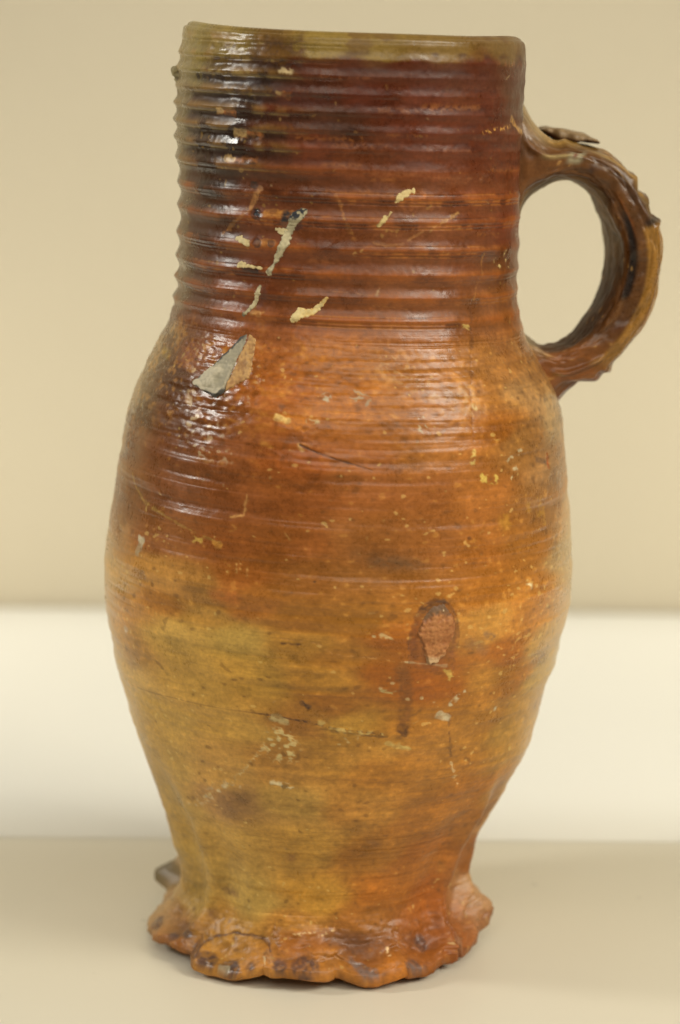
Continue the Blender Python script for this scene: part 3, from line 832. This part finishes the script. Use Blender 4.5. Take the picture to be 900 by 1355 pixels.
# ------------------------------------------------------------------ setting: table and wall
def table_mat():
    m, nt, b, nn, ln = new_mat('table_laminate')
    tc = nn('ShaderNodeTexCoord')
    n1 = nn('ShaderNodeTexNoise'); n1.inputs['Scale'].default_value = 6; n1.inputs['Detail'].default_value = 6
    n2 = nn('ShaderNodeTexNoise'); n2.inputs['Scale'].default_value = 260; n2.inputs['Detail'].default_value = 3
    ln(tc.outputs['Object'], n1.inputs['Vector']); ln(tc.outputs['Object'], n2.inputs['Vector'])
    r = nn('ShaderNodeValToRGB')
    r.color_ramp.elements[0].position = 0.3; r.color_ramp.elements[0].color = (0.615, 0.575, 0.468, 1)
    r.color_ramp.elements[1].position = 0.7; r.color_ramp.elements[1].color = (0.64, 0.60, 0.493, 1)
    ln(n1.outputs[0], r.inputs[0])
    v = nn('ShaderNodeTexVoronoi'); v.inputs['Scale'].default_value = 26
    ln(tc.outputs['Object'], v.inputs['Vector'])
    rv = nn('ShaderNodeMapRange'); rv.inputs[1].default_value = 0.012; rv.inputs[2].default_value = 0.05; rv.inputs[3].default_value = 0.74; rv.inputs[4].default_value = 1
    ln(v.outputs['Distance'], rv.inputs[0])
    vm = nn('ShaderNodeVectorMath'); vm.operation = 'SCALE'
    ln(r.outputs[0], vm.inputs[0]); ln(rv.outputs[0], vm.inputs['Scale'])
    ln(vm.outputs[0], b.inputs['Base Color'])
    b.inputs['Roughness'].default_value = 0.42
    bp = nn('ShaderNodeBump'); bp.inputs['Strength'].default_value = 0.1; bp.inputs['Distance'].default_value = 0.0003
    ln(n2.outputs[0], bp.inputs['Height']); ln(bp.outputs[0], b.inputs['Normal'])
    return m


def wall_mat():
    m, nt, b, nn, ln = new_mat('wall_paint')
    tc = nn('ShaderNodeTexCoord')
    n1 = nn('ShaderNodeTexNoise'); n1.inputs['Scale'].default_value = 3; n1.inputs['Detail'].default_value = 4
    n2 = nn('ShaderNodeTexNoise'); n2.inputs['Scale'].default_value = 300
    ln(tc.outputs['Object'], n1.inputs['Vector']); ln(tc.outputs['Object'], n2.inputs['Vector'])
    r = nn('ShaderNodeValToRGB')
    r.color_ramp.elements[0].position = 0.3; r.color_ramp.elements[0].color = (0.50, 0.446, 0.337, 1)
    r.color_ramp.elements[1].position = 0.7; r.color_ramp.elements[1].color = (0.515, 0.461, 0.35, 1)
    ln(n1.outputs[0], r.inputs[0]); ln(r.outputs[0], b.inputs['Base Color'])
    b.inputs['Roughness'].default_value = 0.7
    bp = nn('ShaderNodeBump'); bp.inputs['Strength'].default_value = 0.15; bp.inputs['Distance'].default_value = 0.0005
    ln(n2.outputs[0], bp.inputs['Height']); ln(bp.outputs[0], b.inputs['Normal'])
    return m


WALL_Y = 0.478


def box(name, x0, x1, y0, y1, z0, z1, mat):
    V = [(x, y, z) for z in (z0, z1) for y in (y0, y1) for x in (x0, x1)]
    F = [(0, 2, 3, 1), (4, 5, 7, 6), (0, 1, 5, 4), (2, 6, 7, 3), (0, 4, 6, 2), (1, 3, 7, 5)]
    return make_mesh(name, V, F, mat, smooth=False)


tb = box('table_top', -1.2, 1.2, -0.62, WALL_Y + 0.02, -0.03, 0.0, table_mat())
tb['kind'] = 'structure'
tb['label'] = 'off-white table top under the jug'
def paper_mat():
    m, nt, b, nn, ln = new_mat('white_paper')
    tc = nn('ShaderNodeTexCoord')
    n1 = nn('ShaderNodeTexNoise'); n1.inputs['Scale'].default_value = 5; n1.inputs['Detail'].default_value = 5
    n2 = nn('ShaderNodeTexNoise'); n2.inputs['Scale'].default_value = 420
    ln(tc.outputs['Object'], n1.inputs['Vector']); ln(tc.outputs['Object'], n2.inputs['Vector'])
    r = nn('ShaderNodeValToRGB')
    r.color_ramp.elements[0].position = 0.3; r.color_ramp.elements[0].color = (0.625, 0.608, 0.54, 1)
    r.color_ramp.elements[1].position = 0.7; r.color_ramp.elements[1].color = (0.645, 0.628, 0.56, 1)
    ln(n1.outputs[0], r.inputs[0]); ln(r.outputs[0], b.inputs['Base Color'])
    b.inputs['Roughness'].default_value = 0.55
    bp = nn('ShaderNodeBump'); bp.inputs['Strength'].default_value = 0.1; bp.inputs['Distance'].default_value = 0.0003
    ln(n2.outputs[0], bp.inputs['Height']); ln(bp.outputs[0], b.inputs['Normal'])
    return m


# sheet of white paper lying behind the jug, its front edge a little wavy
pn, pm = 90, 30
px_ = np.linspace(-0.62, 0.66, pn)
t_ = np.linspace(0, 1, pm)
yf_ = 0.0915 + 0.0012 * np.sin(px_ * 9 + 1) + 0.001 * px_
PXg = np.broadcast_to(px_, (pm, pn))
PYg = yf_[None] + (WALL_Y - 0.004 - yf_[None]) * t_[:, None]
PZg = 0.00035 * np.clip((PYg - yf_[None]) / 0.012, 0, 1)**0.5 + 0.00012
topv = np.stack([PXg, PYg, PZg], -1)
pv = np.concatenate([topv, topv * np.array((1, 1, 0)) + np.array((0, 0, 0.00006))]).reshape(-1, 3)
fq = grid_faces(pm, pn, False)[:, ::-1]
sheet = make_mesh('paper_sheet', pv, np.concatenate([fq, fq[:, ::-1] + pm * pn]), paper_mat())
sheet['label'] = 'large white paper sheet lying flat on the table behind the jug'
sheet['category'] = 'paper'

wl = box('wall', -2.5, 2.5, WALL_Y, WALL_Y + 0.1, -0.8, 2.2, wall_mat())
wl['kind'] = 'structure'
wl['label'] = 'plain beige wall behind the table'

# ------------------------------------------------------------------ the jug
jug = bpy.data.objects.new('stoneware_jug', None)
COL.objects.link(jug)
jug.location = (0, 0, 0)
jug['label'] = 'tall brown salt-glazed stoneware jug with ribbed neck, side handle and frilled foot'
jug['category'] = 'jug'

i_neck = int(np.searchsorted(SV, RID[-1] + 0.0005))
i_foot = int(np.searchsorted(SV, s_of(1160)))


def part(name, a, b):
    return make_mesh(name, P[a:b], grid_faces(b - a, NC, True), GLAZE, C[a:b], GL[a:b], None, N[a:b], jug)


# neck: outside rows plus the lip and the inside wall
step = 4
lipP, lipC = [], []
top = P[0]
rad = np.stack([np.sin(TT[0]), -np.cos(TT[0]), 0 * TT[0]], -1)
for kx in range(1, 9):
    a_ = math.pi * kx / 8
    lipP.append(top - rad * 0.0019 * (1 - math.cos(a_)) + np.array((0, 0, 1)) * 0.0012 * math.sin(a_))
for dz_ in (0.004, 0.01, 0.02, 0.04, 0.07, 0.1):
    lipP.append(top - rad * (0.0042) - np.array((0, 0, dz_)))
lipP = np.array(lipP)[::-1]
nk = np.concatenate([lipP, P[:i_neck]])
nkC = np.concatenate([np.repeat(C[:1], len(lipP), 0), C[:i_neck]])
nkG = np.concatenate([np.repeat(GL[:1], len(lipP), 0), GL[:i_neck]])
nkN = np.concatenate([np.zeros_like(lipP), N[:i_neck]])
gn = grid_normals(nk)
if (gn[40] * N[40 - len(lipP)]).sum() < 0:
    gn = -gn
nkN[:len(lipP) + 3] = gn[:len(lipP) + 3]
neck = make_mesh('neck', nk, grid_faces(len(nk), NC, True), GLAZE, nkC, nkG, None, nkN, jug)
bodyo = part('body', i_neck - 1, i_foot)
foot = part('foot_rim', i_foot - 1, NR)


# ------------------------------------------------------------------ pieces stuck on the surface
def bil(A, ri, ci):
    r0_, c0_ = np.floor(ri).astype(int), np.floor(ci).astype(int)
    r0_, c0_ = np.clip(r0_, 0, A.shape[0] - 2), np.clip(c0_, 0, NF - 2)
    fr, fc = ri - r0_, ci - c0_
    if A.ndim == 3:
        fr, fc = fr[..., None], fc[..., None]
    return (A[r0_, c0_] * (1 - fr) * (1 - fc) + A[r0_ + 1, c0_] * fr * (1 - fc) + A[r0_, c0_ + 1] * (1 - fr) * fc + A[r0_ + 1, c0_ + 1] * fr * fc)


def patch(name, pp, height, paint, label=None, edge=1.4, rough=0.6, bump=0.12, w=None, seed=0, parent=None, tilt=None, rag=1.0):
    """a raised scrap that follows the jug's surface; paint(u, v, d, n) gives its colour"""
    th0, s0, q = poly_uv(pp)
    r_ = float(np.interp(s0, sP, prof_r))
    mg = (max(w) if w else 0) * PX + 0.0012
    u = np.arange(q[:, 0].min() - mg, q[:, 0].max() + mg, 0.00018)
    v = np.arange(q[:, 1].min() - mg, q[:, 1].max() + mg, 0.00018)
    U, V = np.meshgrid(u, v)
    ri = np.interp(V + s0, SV, np.arange(NR))
    ci = np.interp(U / r_ + th0, TH[:NF], np.arange(NF))
    if w:
        d = -seg_dist(U, V, q, np.array(w) * PX)
    else:
        d = seg_dist(U, V, np.vstack([q, q[:1]]))
        d = np.where(inside(U, V, q), d, -d)
    g = np.random.default_rng(900 + seed)

    def ln_(cell):
        nu, ns = int(np.ptp(u) / cell) + 6, int(np.ptp(v) / cell) + 6
        A = bw((v - v[0]) / cell + 1.5, ns, False)
        B = bw((u - u[0]) / cell + 1.5, nu, False)
        return (A @ g.standard_normal((ns, nu)).astype(np.float32) @ B.T) * 2.1
    n1, n2 = ln_(0.0024), ln_(0.0005)
    d = d + rag * (0.00016 * n1 + 0.00016 * n2)
    h = height * 0.001 * sm(0, edge * 0.001 * 0.6, d) * (1 + 0.25 * n1) + bump * 0.001 * (0.6 * n1 + 0.4 * n2) * sm(0, 0.0006, d)
    if tilt is not None:
        h = h + tilt(U / PX, V / PX) * 0.001 * sm(0, 0.0005, d)
    h = np.where(d > 0, np.maximum(h, 0.00006), d * 0.8)
    P0 = bil(P, ri, ci)
    N0 = bil(N, ri, ci)
    Q = P0 + N0 * h[..., None]
    keep = d > -0.0004
    F = grid_faces(len(v), len(u), False)
    F = F[keep.ravel()[F].all(1)]
    used = np.unique(F)
    remap = np.full(U.size, -1)
    remap[used] = np.arange(len(used))
    col = paint(U / PX, V / PX, d / PX, n1 * 0.6 + n2 * 0.5)
    o = make_mesh(name, Q.reshape(-1, 3)[used], remap[F], GLAZE, col.reshape(-1, 3)[used], np.full(len(used), rough), parent=parent or jug)
    if label:
        o['label'] = label
    return o


def paint_mix(a, b, c=None, edge=2.0):
    a, b = lin(a), lin(b)
    e = lin(c) if c is not None else lin((112, 82, 48))

    def f(u, v, d, n):
        m = sm(-0.8, 1.2, n)[..., None]
        out = a * (1 - m) + b * m
        k_ = sm(edge if c is not None else 1.3, 0, d + 0.6 * n)[..., None] * (0.85 if c is not None else 0.6)
        return out * (1 - k_) + e * k_
    return f


def paint_sherd(u, v, d, n):
    m = sm(-1.5, 1.5, n + 0.1 * (v - u) * 0.3)[..., None]
    out = lin((146, 138, 116)) * (1 - m) + lin((182, 172, 148)) * m
    left = sm(3.6, 2.2, d + 0.6 * n) * sm(0, -8, u + 0.62 * v + 4)
    low = sm(3.8, 2.6, d + 0.5 * n) * sm(24, 30, v + 0.25 * u)
    k_ = np.maximum(left, low)[..., None] * 0.9
    return out * (1 - k_) + lin((48, 46, 46)) * k_


def flake_ink(u, v, d, n):
    m = sm(-0.8, 1.2, n)[..., None]
    out = lin((156, 146, 116)) * (1 - m) + lin((188, 176, 140)) * m
    k_ = (sm(-0.1, 0.35, n) * sm(-20, -28, v))[..., None]
    out = out * (1 - k_) + lin((32, 34, 40)) * k_
    e = sm(1.3, 0.2, d)[..., None] * 0.6
    return out * (1 - e) + lin((92, 76, 54)) * e


def seal_paint(u, v, d, n):
    m = sm(-1, 1, n)[..., None]
    out = lin((146, 90, 46)) * (1 - m) + lin((168, 112, 64)) * m
    t = sm(-22, -34, v + 4 * n)[..., None] * 0.8
    out = out * (1 - t) + lin((96, 78, 58)) * t
    t2 = (sm(-24, -32, v) * sm(0.6, 1.2, n))[..., None]
    out = out * (1 - t2) + lin((196, 182, 150)) * t2
    t3 = sm(24, 36, v + 3 * n)[..., None] * 0.8
    out = out * (1 - t3) + lin((190, 160, 120)) * t3
    k_ = sm(2.2, 0, d)[..., None] * 0.45
    return out * (1 - k_) + lin((110, 72, 46)) * k_


patch('seal_scar', [(552, 838), (558, 814), (570, 799), (586, 799), (598, 814), (601, 834), (594, 852), (586, 868), (580, 876), (567, 877), (560, 860)],
      0.7, seal_paint, 'rough leaf-shaped scar of a lost seal', edge=1.0, bump=0.17, seed=1)
patch('stuck_sherd', [(259, 508), (290, 476), (318, 445), (328, 441), (320, 464), (306, 494), (296, 520), (284, 527), (268, 517)],
      0.55, paint_sherd, 'large grey wedge-shaped sherd fused to the shoulder', edge=0.9, bump=0.04, rag=0.5, seed=2,
      tilt=lambda u, v: 0.02 * (v - u) * 0.8 + 0.3)
patch('stuck_sherd', [(296, 519), (308, 492), (322, 462), (330, 442), (338, 448), (336, 470), (334, 484), (330, 500), (312, 510)],
      0.25, paint_mix((150, 108, 62), (182, 140, 84)), 'tan flake beside the grey sherd', edge=0.6, bump=0.05, rag=0.7, seed=3)
patch('glaze_chip', [(402, 281), (392, 288), (384, 303), (376, 322), (364, 346), (356, 361)], 0.20, flake_ink,
      'long thin pale flake running down the ribs', w=[5, 7.5, 5, 5.4, 2.8, 3.4], edge=0.45, bump=0.05, seed=4)
patch('glaze_chip', [(366, 303), (373, 306), (380, 305)], 0.15, paint_mix((186, 168, 122), (200, 184, 140)), 'small pale flake branching from the long one', w=[2.2, 3.4, 3], edge=0.45, bump=0.05, seed=12)
patch('glaze_chip', [(314, 315), (321, 317), (329, 321)], 0.12, paint_mix((190, 170, 120), (204, 186, 140)), 'short pale flake', w=[1.6, 3, 4], edge=0.45, bump=0.05, seed=5)
patch('glaze_chip', [(317, 350), (328, 352), (347, 355)], 0.12, paint_mix((190, 166, 112), (200, 180, 130)), 'thin pale flake', w=[2.6, 2, 1.2], edge=0.45, bump=0.05, seed=6)
patch('glaze_chip', [(344, 380), (338, 398), (332, 408), (324, 416)], 0.17, paint_mix((158, 146, 112), (184, 170, 132), (96, 84, 62), 1.0), 'grey upright flake', w=[2.6, 2, 2.4, 3.6], edge=0.45, bump=0.05, seed=7)
patch('glaze_chip', [(388, 424), (398, 414), (412, 414), (422, 405), (432, 396)], 0.17, paint_mix((196, 168, 104), (206, 186, 132), (186, 140, 70), 1.2), 'pale yellow boot-shaped flake', w=[3, 6, 4, 2.6, 3.4], edge=0.45, bump=0.05, seed=8)
patch('glaze_chip', [(526, 264), (534, 258), (548, 252)], 0.12, paint_mix((186, 160, 104), (198, 176, 122)), 'pale teardrop flake', w=[3.5, 4, 1.8], edge=0.45, bump=0.05, seed=9)
patch('glaze_chip', [(500, 299), (507, 292), (518, 281)], 0.12, paint_mix((188, 164, 104), (200, 178, 124)), 'pale teardrop flake', w=[3, 3.6, 1.2], edge=0.45, bump=0.05, seed=10)
patch('glaze_chip', [(235, 93), (233, 103)], 1.6, paint_mix((110, 98, 66), (150, 138, 98)), 'olive blob of glaze at the edge of the neck', w=[6, 7], edge=2.0, seed=11)

# ------------------------------------------------------------------ handle: a thick strap swept along its measured curve
OUT_DX = [0, 0, 0, 0, 0, 1, 3, 6, 8, 9, 9, 8, 6, 3, 1, 0, 0]
OUT_PX = [(655, 118), (690, 132), (709, 162), (733, 186), (766, 191), (799, 200), (828, 221), (849, 252), (867, 288), (876, 330), (871, 378), (857, 422), (835, 462), (807, 493), (777, 511), (752, 524), (722, 566)]
INN_PX = [(655, 352), (684, 312), (695, 276), (714, 253), (741, 240), (768, 245), (790, 262), (800, 284), (810, 311), (813, 343), (806, 384), (788, 421), (763, 449), (743, 459), (719, 463), (700, 451), (672, 430)]
YF = 0.000                                  # nearest edge of the strap
HW = 0.040                                  # its width
Ow = np.array([on_plane_y(x + dx_, y, YF) for (x, y), dx_ in zip(OUT_PX, OUT_DX)])
Iw = np.array([on_plane_y(x, y, YF) for x, y in INN_PX])
NT, NA = 460, 300
tp = np.linspace(0, len(OUT_PX) - 1, NT)
kn = np.arange(len(OUT_PX))
O2 = np.stack([spl(tp, kn, Ow[:, 0]), spl(tp, kn, Ow[:, 2])], 1)
I2 = np.stack([spl(tp, kn, Iw[:, 0]), spl(tp, kn, Iw[:, 2])], 1)
mid, hv = (O2 + I2) / 2, (O2 - I2) / 2
tan = np.gradient(mid, axis=0)
arc = np.concatenate([[0], np.cumsum(np.hypot(*np.diff(mid, axis=0).T))])
phi = np.linspace(0, 2 * math.pi, NA, endpoint=False)
# superellipse section: a across the thickness (+1 outside), b across the width (-1 at the near edge)
ex = 2 / 3.2
ca, sb_ = np.cos(phi), np.sin(phi)
sa = np.sign(ca) * np.abs(ca)**ex
sb2 = np.sign(sb_) * np.abs(sb_)**(2 / 2.8)
AA = np.broadcast_to(sa, (NT, NA)).copy()
BB = np.broadcast_to(sb2, (NT, NA)).copy()
TPm = np.broadcast_to(tp[:, None], (NT, NA))
endf = np.minimum(tp, tp[-1] - tp)
width = np.interp(tp, [0, 2, 4, 6, 9, 11, 13, 14.5, 16], [.050, .044, .042, .042, .042, .034, .023, .022, .026]) / 2
hx = mid[:, None, 0] + hv[:, None, 0] * AA
hz = mid[:, None, 1] + hv[:, None, 1] * AA
hy = YF + width[:, None] * (1 + BB)
# flatten towards the back so the web joins the neck
HP = np.stack([hx, hy, hz], -1)
HN = grid_normals(np.concatenate([HP], 0))
ctr = np.stack([mid[:, 0], YF + width, mid[:, 1]], -1)[:, None]
if ((HP - ctr) * HN).sum() < 0:
    HN = -HN


def hnoise(cu, cv, seed):
    g = np.random.default_rng(seed)
    L1, L2 = arc[-1], 0.11
    ns, nu = int(L1 / cu) + 6, max(4, int(L2 / cv))
    A = bw(arc / cu + 1.5, ns, False)
    B = bw(phi / (2 * math.pi) * nu, nu, True)
    return (A @ g.standard_normal((ns, nu)).astype(np.float32) @ B.T) * 2.1


hn1, hn2, hn3, hn4 = hnoise(0.012, 0.008, 200), hnoise(0.004, 0.003, 201), hnoise(0.0014, 0.001, 202), hnoise(0.02, 0.0016, 203)
front = sm(-0.15, -0.75, BB)                # the near side of the strap
disp = 0.0003 * hn1 + 0.00022 * hn2 + 0.00007 * hn3 + 0.0001 * hn4
g_gr = np.exp(-((AA + 0.30) / 0.16)**2) * front * sm(5.5, 7.0, TPm) * sm(13.0, 11.0, TPm)
disp -= 0.0007 * g_gr                       # groove along the near edge
disp += 0.0004 * np.exp(-((AA - 0.62) / 0.2)**2) * front * sm(7.0, 8.2, TPm) * sm(14, 12, TPm)
outer = sm(0.55, 0.9, AA)
for t_, w_, a_ in ((6.55, 0.16, 0.9), (6.95, 0.12, -0.9), (7.35, 0.10, 0.7), (7.85, 0.16, -1.0), (8.25, 0.10, 0.8), (13.0, 0.16, 1.0), (13.6, 0.26, 0.9), (14.3, 0.3, -0.9), (3.6, 0.2, 0.6)):
    disp += a_ * 0.0014 * np.exp(-((TPm - t_ + 0.05 * hn2) / w_)**2) * outer
# smear of clay at both joins
s1 = np.exp(-((AA - 0.35 - 0.1 * hn1) / 0.10)**2) * front * sm(1.2, 2.0, TPm) * sm(5.2, 4.2, TPm)
disp += 0.0010 * s1
s3 = np.exp(-((AA - 0.25 - 0.35 * (TPm - 13.5) * -0.4 - 0.1 * hn1) / 0.12)**2) * front * sm(12.3, 13.0, TPm) * sm(15.2, 14.6, TPm)
disp += 0.0016 * s3
HP = HP + HN * disp[..., None]
hc_ = np.zeros((NT, NA, 3), np.float32)


def hmix(mask, rgb, a=1.0):
    global hc_
    m_ = np.clip(mask * a, 0, 1)[..., None]
    hc_ = hc_ * (1 - m_) + lin(rgb).astype(np.float32) * m_


hmix(np.ones((NT, NA)), (98, 60, 28))
hmix(sm(4.5, 1.5, TPm), (112, 68, 34))
hmix(sm(11.0, 13.5, TPm), (120, 68, 28))
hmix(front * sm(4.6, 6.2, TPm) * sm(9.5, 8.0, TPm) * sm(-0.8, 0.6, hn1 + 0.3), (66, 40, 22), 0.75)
hmix(outer * sm(-0.6, 0.8, hn1 + 0.3), (140, 104, 50), 0.8)
hmix(sm(-0.55, -0.92, AA) * sm(10.5, 8.0, TPm), (150, 128, 98), 0.8)  # upper inside of the loop: reflected sheen painted into the grey
hmix(sm(-0.55, -0.92, AA) * sm(8.5, 10.5, TPm), (66, 46, 32), 0.8)                                  # the inside of the loop, dry; its lower part darker brown
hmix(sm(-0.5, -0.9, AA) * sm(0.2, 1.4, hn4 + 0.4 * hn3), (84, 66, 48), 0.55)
roll = sm(0.10, 0.28, AA + 0.05 * hn1) * sm(8.0, 8.25, TPm) * sm(13.4, 12.4, TPm)
hmix(roll, (150, 102, 40), 0.9)
hmix(roll * np.exp(-((AA - 0.72) / 0.08)**2) * sm(0.3, 1, hn2), (96, 62, 38), 0.7)
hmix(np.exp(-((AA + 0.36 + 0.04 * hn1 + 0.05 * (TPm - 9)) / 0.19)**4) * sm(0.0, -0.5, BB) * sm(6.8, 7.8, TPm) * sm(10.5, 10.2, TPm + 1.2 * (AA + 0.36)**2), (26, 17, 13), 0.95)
hmix(np.exp(-((AA + 0.12) / 0.05)**2) * front * sm(6.2, 7, TPm) * sm(8.6, 7.8, TPm), (150, 84, 34), 0.6)
hmix(np.exp(-((TPm - 8.05) / 0.16)**2) * sm(0.25, 0.5, AA) * front, (36, 24, 18), 0.85)
hmix(np.exp(-((TPm - 11.3) / 0.3)**2) * np.exp(-((AA - 0.0) / 0.2)**2) * front, (72, 36, 22), 0.6)
hmix(np.clip(s1, 0, 1) * sm(-0.6, 0.8, hn2), (186, 158, 104), 0.55)  # pale highlight painted along the crest of the upper smear
hmix(np.clip(s3, 0, 1) * sm(-0.4, 1.0, hn2), (196, 160, 104), 0.5)
hmix(np.exp(-((TPm - 4.15) / 0.30)**4) * np.exp(-((AA - 0.35) / 0.36)**4) * sm(0.2, -0.3, BB) * sm(-0.9, -0.3, hn2), (158, 146, 120), 0.85)
hmix(np.exp(-((TPm - 4.1) / 0.10)**2) * np.exp(-((AA - 0.4) / 0.16)**2) * front, (116, 54, 34), 0.9)
hmix(np.exp(-((TPm - 5.0) / 0.18)**2) * np.exp(-((AA + 0.1) / 0.2)**2) * front, (60, 40, 34), 0.7)
hmix(sm(4.2, 5.0, TPm) * sm(6.8, 6.0, TPm) * sm(0.1, 0.7, AA) * front * sm(0.2, 1, hn4), (164, 118, 50), 0.55)
hmix(sm(1.9, 2.4, hn3 + 0.3 * hn1), (170, 126, 70), 0.4)
hmix(sm(3.3, 2.2, TPm) * sm(0.3, 0.9, AA), (150, 128, 98), 0.5)
hmix(sm(13.8, 15.0, TPm) * sm(-0.2, -0.7, AA), (158, 136, 104), 0.5)
hc_ *= np.array([0.90, 0.97, 0.92], np.float32)
hc_ *= np.clip(1 + 0.10 * hn2 + 0.08 * hn3 + 0.08 * hn1, 0.4, 1.6)[..., None]
hgl = np.full((NT, NA), 0.34) + 0.25 * sm(-0.5, -0.9, AA) + 0.03 * hn1
handle = make_mesh('handle', HP, grid_faces(NT, NA, True), GLAZE, hc_, hgl, parent=jug)

# broken stub of the lid mount lying on the top of the handle
sv = on_plane_y(720, 172, 0.022)
nu_, nw_ = 60, 30
us, ws_ = np.linspace(0, 1, nu_), np.linspace(0, 1, nw_)
top_px = [(718, 170), (728, 169), (742, 171), (760, 175), (778, 179), (790, 184), (797, 189)]
bot_px = [(718, 174), (728, 180), (740, 187), (758, 189), (776, 189), (788, 190), (797, 191)]
kn2 = np.linspace(0, 1, 7)
YS0, YS1 = 0.012, 0.034
tw = np.array([on_plane_y(x, y, YS0) for x, y in top_px])
bw_ = np.array([on_plane_y(x, y, YS0) for x, y in bot_px])
gs = np.random.default_rng(77)
ringn = 28
SPt = []
for i in range(nu_):
    t = us[i]
    a = np.array([np.interp(t, kn2, tw[:, k_]) for k_ in range(3)])
    b_ = np.array([np.interp(t, kn2, bw_[:, k_]) for k_ in range(3)])
    c_ = (a + b_) / 2
    hh = np.linalg.norm(a - b_) / 2 + 0.0002
    y0 = YS0 + 0.0012 * math.sin(9 * t) + 0.0006 * math.sin(31 * t + 1)
    y1 = YS1 + 0.002 * math.sin(6 * t + 2)
    ring = []
    for j in range(ringn):
        p_ = 2 * math.pi * j / ringn
        cz, cy = math.sin(p_), math.cos(p_)
        cz = math.copysign(abs(cz)**0.6, cz)
        cy = math.copysign(abs(cy)**0.5, cy)
        wobz = 0.00022 * math.sin(9 * t + 2 * p_) + 0.00008 * math.sin(23 * t + 3 * p_)
        e_ = math.sqrt(max(0.0, 1 - (2 * t - 1)**8))
        ring.append((c_[0], (y0 + y1) / 2 + (y1 - y0) / 2 * cy * (0.3 + 0.7 * e_), c_[2] + (hh * cz + wobz) * e_))
    SPt.append(ring)
SPt = np.array(SPt)
sc = np.zeros((nu_, ringn, 3)) + lin((128, 104, 72))
nzs = gs.standard_normal((nu_, ringn))
sc *= (1 + 0.12 * nzs)[..., None]
zrel = np.sin(2 * np.pi * np.arange(ringn) / ringn)[None, :, None]
sc = np.where(zrel < -0.2, lin((72, 44, 28)), sc)
stub = make_mesh('lid_mount_stub', SPt, grid_faces(nu_, ringn, True), GLAZE, sc, np.full(nu_ * ringn, 0.5), parent=jug)
stub['label'] = 'broken flat stub on top of the handle'
